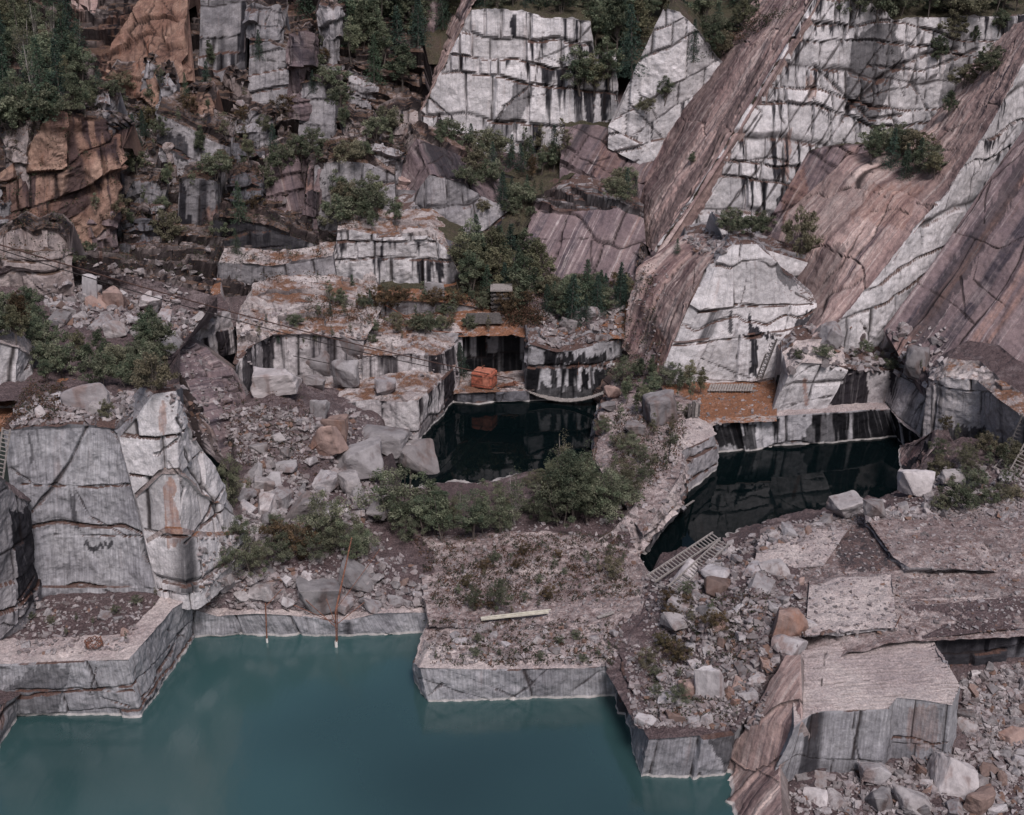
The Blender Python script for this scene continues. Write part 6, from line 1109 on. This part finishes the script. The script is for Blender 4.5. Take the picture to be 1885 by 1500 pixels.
# low weeds and dry grass
GV, GF, GC = [], [], []; gn = 0; rg = np.random.default_rng(4)
for poly, n, h0, red in [([(930, 600), (1000, 600), (990, 570), (940, 575)], 260, 1.1, .75), ([(800, 1120), (1180, 1100), (1150, 980), (760, 990)], 900, .35, .5), ([(790, 1225), (1140, 1225), (1140, 1140), (790, 1140)], 350, .3, .4), ([(560, 590), (840, 600), (840, 560), (560, 550)], 380, .6, .6), ([(0, 180), (780, 230), (600, 530), (0, 480)], 2200, .8, .35),
    ([(1120, 950), (1250, 850), (1270, 760), (1130, 760)], 500, .5, .45), ([(400, 700), (560, 700), (600, 880), (420, 860)], 250, .45, .5), ([(0, 790), (60, 700), (130, 710), (100, 770)], 200, .5, .7), ([(1180, 1330), (1230, 1080), (1420, 1080), (1350, 1330)], 400, .4, .35), ([(1130, 720), (1220, 690), (1200, 480), (1150, 540)], 300, .7, .4), ([(1200, 250), (1330, 100), (1480, 10), (1300, 60)], 500, .9, .25), ([(840, 575), (1180, 560), (1000, 540), (860, 460)], 300, 1.0, .3)]:
    for x, y in in_poly_pts(poly, n, pr):
        P, _ = hit(x, y)
        if P is None or P[2] < .2 or steep(x, y, P): continue
        m = 14; hh = h0 * pr.uniform(.5, 1.3); c = P + np.concatenate([rg.normal(size=(m, 2)) * hh * .45, rg.random((m, 1)) * hh * .8], 1)
        v_, f_, k_ = leaf_quads(c, .05 + .06 * hh, rg, np.tile([1.0 if pr.random() < red else 0.0, pr.random(), 0, 0], (m, 1)).astype(float)); GV.append(v_); GF.append(f_ + gn); gn += len(v_); GC.append(k_)
o = mesh_np('weeds', np.vstack(GV), np.vstack(GF), [leaf_mat('weed_leaves', (.05, .055, .035), (.11, .065, .045), (.09, .07, .045))], None, None, np.vstack(GC)); link(o)
tag(o, 'low weeds and dry reddish grass scattered over the ledges', 'weeds', None, 'stuff')
# ------------------------------------------------------------------ man-made things
M_RUST = flat_mat('rusty_iron', (.17, .075, .05), .8, .2, 4.0, .5); M_TANK = flat_mat('orange_red_paint', (.33, .10, .062), .8, 0, 3.0, .45); M_TANKTOP = flat_mat('rusted_orange_top', (.36, .13, .085), .85, 0, 1.5, .45)
M_WOOD = flat_mat('weathered_wood', (.25, .225, .215), .9, 0, 5.0, .3); M_DARKWOOD = flat_mat('dark_old_wood', (.09, .08, .078), .95, 0, 4.0, .4); M_PLANK = flat_mat('pale_plank', (.50, .47, .40), .8, 0, 3.0, .15); M_CABLE = flat_mat('dark_cable', (.05, .042, .042), .7, .3, 3, .3)
M_WHITE = flat_mat('white_band', (.6, .58, .56), .8, 0, 3, .1)
def mobj(name, parts, mat, parent=None, smooth=False):
    V, F = join(parts); o = mesh_np(name, V, F, [mat], smooth=smooth); link(o)
    if parent: o.parent = parent
    return o
def box(c, s, rot=None, jit=0):
    v = np.array([[x, y, z] for x in (-.5, .5) for y in (-.5, .5) for z in (-.5, .5)]) * s
    if rot is not None: v = v @ np.array(rot).T
    return v + np.array(c), np.array([[0, 1, 3, 2], [4, 6, 7, 5], [0, 4, 5, 1], [2, 3, 7, 6], [0, 2, 6, 4], [1, 5, 7, 3]])
def cbox(c, s, ch, rot=None):
    """box with chamfered edges"""
    bm = bmesh.new(); bmesh.ops.create_cube(bm, size=1); 
    for v in bm.verts: v.co = Vector((v.co.x * s[0], v.co.y * s[1], v.co.z * s[2]))
    bmesh.ops.bevel(bm, geom=list(bm.edges), offset=ch, segments=2, profile=.6, affect='EDGES'); bmesh.ops.triangulate(bm, faces=bm.faces)
    V = np.array([v.co[:] for v in bm.verts]); F = np.array([[v.index for v in f.verts] for f in bm.faces]); bm.free()
    if rot is not None: V = V @ np.array(rot).T
    return V + np.array(c), F
def beam(a, b, w, h_=None, up=(0, 0, 1)):
    a, b = np.array(a, float), np.array(b, float); h_ = h_ or w; t_ = b - a; L = np.linalg.norm(t_); t_ = t_ / L
    s_ = np.cross(t_, up); s_ /= np.linalg.norm(s_) + 1e-9; u_ = np.cross(s_, t_); return box((a + b) / 2, (L, w, h_), np.stack([t_, s_, u_], 1))
def thing(name, label, cat, loc, group=None, kind=None):
    e = bpy.data.objects.new(name, None); link(e); e.location = loc; e.empty_display_size = .3; tag(e, label, cat, group, kind); return e
def rz(a): c, s_ = math.cos(a), math.sin(a); return np.array([[c, -s_, 0], [s_, c, 0], [0, 0, 1.]])
# orange tank on the low ledge
P, _ = hit(893, 709); P = P if P is not None else g(893, 709, 1.6)
rt = rz(R(-20)); T = thing('metal_tank', 'orange-red rusty metal tank on the low ledge by the dark water', 'tank', P)
mobj('body', [cbox((0, 0, .95), (2.5, 1.9, 1.75), .16, rt)], M_TANK, T); mobj('lid', [cbox((0, 0, 1.88), (2.2, 1.6, .22), .09, rt)], M_TANKTOP, T)
mobj('door_panel', [cbox(rt @ np.array([.55, -.97, .95]), (.8, .05, 1.15), .02, rt)], M_TANKTOP, T)
mobj('band', [box((0, 0, .45), (2.56, 1.96, .07), rt), box((0, 0, 1.45), (2.56, 1.96, .07), rt)], M_RUST, T)
mobj('pipe', [tube([rt @ np.array([-.3, .3, 1.9]), rt @ np.array([-.3, .3, 2.25]), rt @ np.array([-.1, .3, 2.35])], [.09, .09, .09], 8)], M_RUST, T)
mobj('skid', [box(rt @ np.array([0, s_ * .7, .04]), (2.7, .16, .16), rt) for s_ in (-1, 1)], M_DARKWOOD, T)
tag(mobj('scrap_pile', [beam(P + np.array([1.5 + .25 * k, -.4 + .5 * math.sin(k * 3), .1 + .06 * k]), P + np.array([3.6 + .3 * math.cos(k * 2), .2 + .7 * math.sin(k * 5), .25 + .05 * (k % 3)]), .1) for k in range(9)], M_RUST), 'tangle of rusty scrap beside the orange tank', 'scrap')
# hanging footbridge
A = g(958, 709, 1.75); B = g(1112, 722, 1.9); T = thing('footbridge', 'narrow sagging plank footbridge hanging over the dark pool', 'footbridge', (A + B) / 2)
org = (A + B) / 2; n = 46; pts = []
for i in range(n + 1):
    t_ = i / n; p = A * (1 - t_) + B * t_; p[2] -= 1.35 * 4 * t_ * (1 - t_); pts.append(p - org)
dirv = (B - A) / np.linalg.norm(B - A); sid_ = np.array([-dirv[1], dirv[0], 0])
mobj('deck', [box((pts[i] + pts[i + 1]) / 2 + [0, 0, pr.uniform(-.02, .02)], (.2, 1.0 + pr.uniform(-.1, .12), .06), rz(math.atan2(dirv[1], dirv[0]) + pr.uniform(-.05, .05))) for i in range(n)], M_WOOD, T)
for s_ in (-1, 1): mobj('cable', [tube([p + sid_ * s_ * .42 - [0, 0, .06] for p in pts], [.035] * len(pts), 5)], M_CABLE, T)
# long suspended cables
def cable(Pa, Pb, sag, r, label, nm='steel_cable', mat=None, grp=None):
    n = 40; q = []
    for i in range(n + 1): t_ = i / n; p = Pa * (1 - t_) + Pb * t_; p[2] -= sag * 4 * t_ * (1 - t_); q.append(p)
    return tag(mobj(nm, [tube(q, [r] * (n + 1), 6)], mat or M_CABLE), label, 'cable', grp)
cable(d(-60, 432, 88), d(960, 700, 134.5), .8, .06, 'upper rusty cable stretched from the left edge to the orange tank', mat=flat_mat('brown_cable', (.09, .05, .042), .8, .2, 2, .4))
cable(d(-60, 440, 88), d(940, 702, 134.2), 1.1, .045, 'lower dark cable hanging just under the rusty one')
cable(d(540, 655, 124), d(845, 695, 131.5), .5, .05, 'short thin dark cable above the middle pale ledge')
for a_, b_, lb in [((545, 560), (705, 566), 'rusty pipe lying across the upper ledge of brown needles'), ((705, 566), (800, 612), 'rusty pipe running down beside the low pale wall'), ((800, 612), (858, 616), 'rusty pipe along the top of the black wall')]:
    Pa, _ = hit(*a_); Pb, _ = hit(*b_)
    if Pa is not None and Pb is not None: tag(mobj('pipe_run', [tube([Pa + [0, 0, .35], (Pa + Pb) / 2 + [0, 0, .3], Pb + [0, 0, .35]], [.07] * 3, 6)], M_RUST), lb, 'pipe')
# poles in the front pool
q = g(493, 1195, -.6); T = thing('iron_pole', 'single thin rusty pole standing in the front pool', 'pole', q)
mobj('shaft', [tube([(0, 0, 0), (0, 0, 1.0), (.05, .3, 3.9)], [.06, .06, .05], 6)], M_RUST, T); mobj('pale_foot', [tube([(0, 0, .4), (0, 0, 1.0)], [.085, .085], 6)], M_WHITE, T)
mobj('arm', [tube([(.05, .3, 3.6), (1.2, 1.2, 4.6)], [.03, .03], 5)], M_RUST, T)
q = g(620, 1203, -.6); T = thing('iron_derrick', 'taller rusty pole with leaning rods standing in the front pool', 'pole', q)
top = d(648, 985, 84) - q
mobj('mast', [tube([(0, 0, 0), (.05, .3, 3.5), top * .98], [.09, .08, .05], 6)], M_RUST, T); mobj('pale_foot', [tube([(0, 0, .35), (0, 0, 1.1)], [.12, .12], 6)], M_WHITE, T)
for k, (dx, dy, dz) in enumerate([(-2.6, 1.6, 4.0), (2.1, 1.5, 3.6), (-.7, 1.0, 4.2), (-6.5, 3.5, 3.6), (.25, -.05, 3.9)]): mobj('rod', [tube([(0, .15 * k, 2.4 if k != 4 else .3), (dx, dy, dz)], [.03, .03], 5)], M_RUST, T)
mobj('guy_rod', [tube([(0, .2, 3.6), d(700, 1010, 86) - q], [.025, .025], 5)], M_RUST, T)
# plank
Pa, _ = hit(885, 1143); Pb, _ = hit(1008, 1131)
tag(mobj('plank', [beam(Pa + [0, 0, .3], Pb + [0, 0, .34], .34, .12), beam(Pa + [.5, .1, .42], Pb + [.2, .12, .44], .14, .05)], M_PLANK), 'long pale squared plank lying on the terrace', 'plank')
# ladders
def ladder(Pa, Pb, w, nr, label, mat=M_WOOD, r=.07):
    T = thing('ladder', label, 'ladder', Pa, 'old ladders around the quarry'); t_ = Pb - Pa; L = np.linalg.norm(t_); s_ = np.cross(t_, [0, -.45, 1.]); s_ /= np.linalg.norm(s_)
    for k in (-1, 1): mobj('rail', [beam(s_ * k * w / 2, t_ + s_ * k * w / 2, r, r * 1.6)], mat, T)
    for i in range(nr):
        f = (i + .5) / nr; mobj('rung', [beam(t_ * f - s_ * w * .56, t_ * f + s_ * w * .56, r * .8, r * .8)], mat, T)
Pa, _ = hit(1396, 694); Pb = d(1426, 622, Pa[1] + 1.2); ladder(Pa + [0, -.3, 0], Pb, .55, 12, 'dark ladder leaning on the pale jointed outcrop', M_DARKWOOD, .1)
for (a1, a2), (b1, b2), wd, nr, lb in [((1197, 1077), (1318, 1002), .8, 22, 'pale wooden ladder lying across the top of the rubble mound'), ((1238, 1100), (1330, 1016), .8, 20, 'second pale ladder lying closer on the rubble mound, ending at bushes')]:
    Pa, _ = hit(a1, a2); Pb, _ = hit(b1, b2); ladder(Pa + [0, 0, .7], Pb + [0, 0, .95], wd, nr, lb, M_WOOD, .09)
Pa, _ = hit(1858, 826); Pb = d(1892, 765, 103.5); ladder(Pa + [0, -.6, 0], Pb, .9, 11, 'pale ladder against the striped wall at the right edge', M_WOOD, .08)
Pa, _ = hit(1838, 872); Pb, _ = hit(1866, 836); ladder(Pa + [0, 0, .3], Pb + [0, -.6, .9], .9, 9, 'pale ladder section below the one on the striped wall', M_WOOD, .08)
Pa, _ = hit(1868, 876); ladder(Pa + [0, 0, .4], d(1906, 800, Pa[1] + 1.5), .9, 12, 'pale ladder nearest the camera at the right edge', M_WOOD, .08)
Pa = d(-2, 880, 78.5); ladder(Pa, d(12, 788, 79.5), .6, 12, 'pale ladder against the cut rock at the left edge', M_WOOD, .07)
# log hut
P, _ = hit(922, 566); T = thing('log_crib', 'small dark log crib standing at the edge of the trees', 'log crib', P)
w2 = 1.05
for k in range(9):
    z = .15 + k * .25; s_ = 1 if k % 2 else 0
    for q_ in (-1, 1):
        if s_: mobj('log', [tube([(-w2 - .2, q_ * w2, z), (w2 + .2, q_ * w2, z)], [.13, .12], 7)], M_DARKWOOD, T)
        else: mobj('log', [tube([(q_ * w2, -w2 - .2, z), (q_ * w2, w2 + .2, z)], [.13, .12], 7)], M_DARKWOOD, T)
mobj('infill', [box((0, 0, 1.05), (1.95, 1.95, 2.1))], M_DARKWOOD, T); mobj('roof', [box((0, 0, 2.45), (2.6, 2.6, .12)), box((.1, 0, 2.56), (2.3, 2.5, .08))], M_WOOD, T)
# fallen hut roof near the black wall
P, _ = hit(890, 600); tag(mobj('fallen_roof', [box(P + [0, .2 * k, .45 + .08 * k], (4.6 - .1 * k, .34, .1), rz(R(3))) for k in range(9)], M_DARKWOOD), 'collapsed grey board roof lying above the black-streaked wall', 'roof')
# timber post and plank deck on the needle flat
P, _ = hit(1272, 766)
if P is not None:
    T = thing('timber_post', 'bundle of weathered upright timbers beside the brown flat', 'post', P)
    for k, (x, y, h_) in enumerate([(0, 0, 1.7), (.35, .1, 1.5), (-.35, .1, 1.4), (.1, .4, 1.6), (.6, .3, 1.2)]): mobj('timber', [beam((x, y, 0), (x + .03, y, h_), .26)], M_WOOD if k % 2 else M_DARKWOOD, T)
P, _ = hit(1338, 716)
if P is not None: tag(mobj('plank_platform', [beam(P + [-2.2 + .28 * k, -1.0, .22], P + [-1.6 + .28 * k, 1.0, .26], .2, .06) for k in range(17)] + [beam(P + [-2.3, -.6, .12], P + [2.9, -.6, .12], .15), beam(P + [-1.9, .6, .12], P + [3.2, .6, .12], .15)], M_WOOD), 'broken plank platform lying on the brown needle flat', 'platform')
# coil of rusty wire
P, _ = hit(172, 1190); c = [P + np.array([math.cos(a * .5) * (.55 + .1 * math.sin(a * 3.1)), math.sin(a * .5) * (.5 + .1 * math.cos(a * 2.3)), .35 + .25 * math.sin(a * 1.7)]) for a in range(110)]
tag(mobj('wire_coil', [tube(c, [.022] * len(c), 4)], M_RUST), 'tangled coil of rusty wire on the low left terrace', 'wire coil')
for (x, y, dx, h_, lb) in [(1644, 1160, .3, 1.1, 'short rusty rod stuck in the pale bed'), (1062, 690, .1, 1.6, 'thin rod standing in front of the black-streaked block')]:
    P, _ = hit(x, y); tag(mobj('iron_rod', [tube([P, P + [dx, 0, h_]], [.035, .03], 5)], M_RUST), lb, 'rod')
# pale log and boards
for (a_, b_, w, lb, mt) in [((1100, 1180 - 42), (1128, 1130), .3, 'broken grey board on the terrace near the mound', M_WOOD), ((1265, 935), (1290, 915), .2, 'grey board on the flaggy edge', M_WOOD)]:
    Pa, _ = hit(*a_); Pb, _ = hit(*b_); tag(mobj('board', [beam(Pa + [0, 0, .15], Pb + [0, 0, .2], w, .06)], mt), lb, 'board')

# ------------------------------------------------------------------ labels for everything that was scattered
def ordinal(i, n):
    if n == 1: return ''
    if i == 0: return 'leftmost'
    if i == n - 1: return 'rightmost'
    k = i + 1; suf = 'th' if 10 <= k % 100 <= 20 else {1: 'st', 2: 'nd', 3: 'rd'}.get(k % 10, 'th'); return f'{k}{suf} from left'
CW = {'grey': 'grey', 'pale': 'pale grey', 'rust': 'rusty brown'}
groups = {}
for it in PLACED: groups.setdefault((it[0], it[4]), []).append(it)
for (zn, kd), L in groups.items():
    L.sort(key=lambda t: t[1])
    for i, it in enumerate(L):
        o = it[3]; o['label'] = f"{CW[kd]} boulder, {zn}, {ordinal(i, len(L))}".strip(', '); o['category'] = 'boulder'; o['group'] = f'boulders, {zn}'
PW_ = {'spruce': 'dark spruce', 'tree': 'leafy green tree', 'tall': 'slender green tree', 'tree_fine': 'broad grey-green tree', 'bush': 'round green bush', 'bush_fine': 'low green bush', 'sapling': 'small thin sapling', 'rust_tree': 'orange autumn tree', 'rust_bush': 'rust-coloured bush', 'sparse_tree': 'sparse tree'}
groups = {}
for it in PLANTS: groups.setdefault((it[0], it[4]), []).append(it)
for (zn, kd), L in groups.items():
    L.sort(key=lambda t: t[1])
    for i, it in enumerate(L):
        o = it[3]; o['label'] = f"{PW_[kd]}, {zn}, {ordinal(i, len(L))}".strip(', '); o['group'] = f'plants, {zn}'
print('verts', sum(s[1] for s in STATS), 'plants', len(PLANTS), 'stones', len(PLACED))
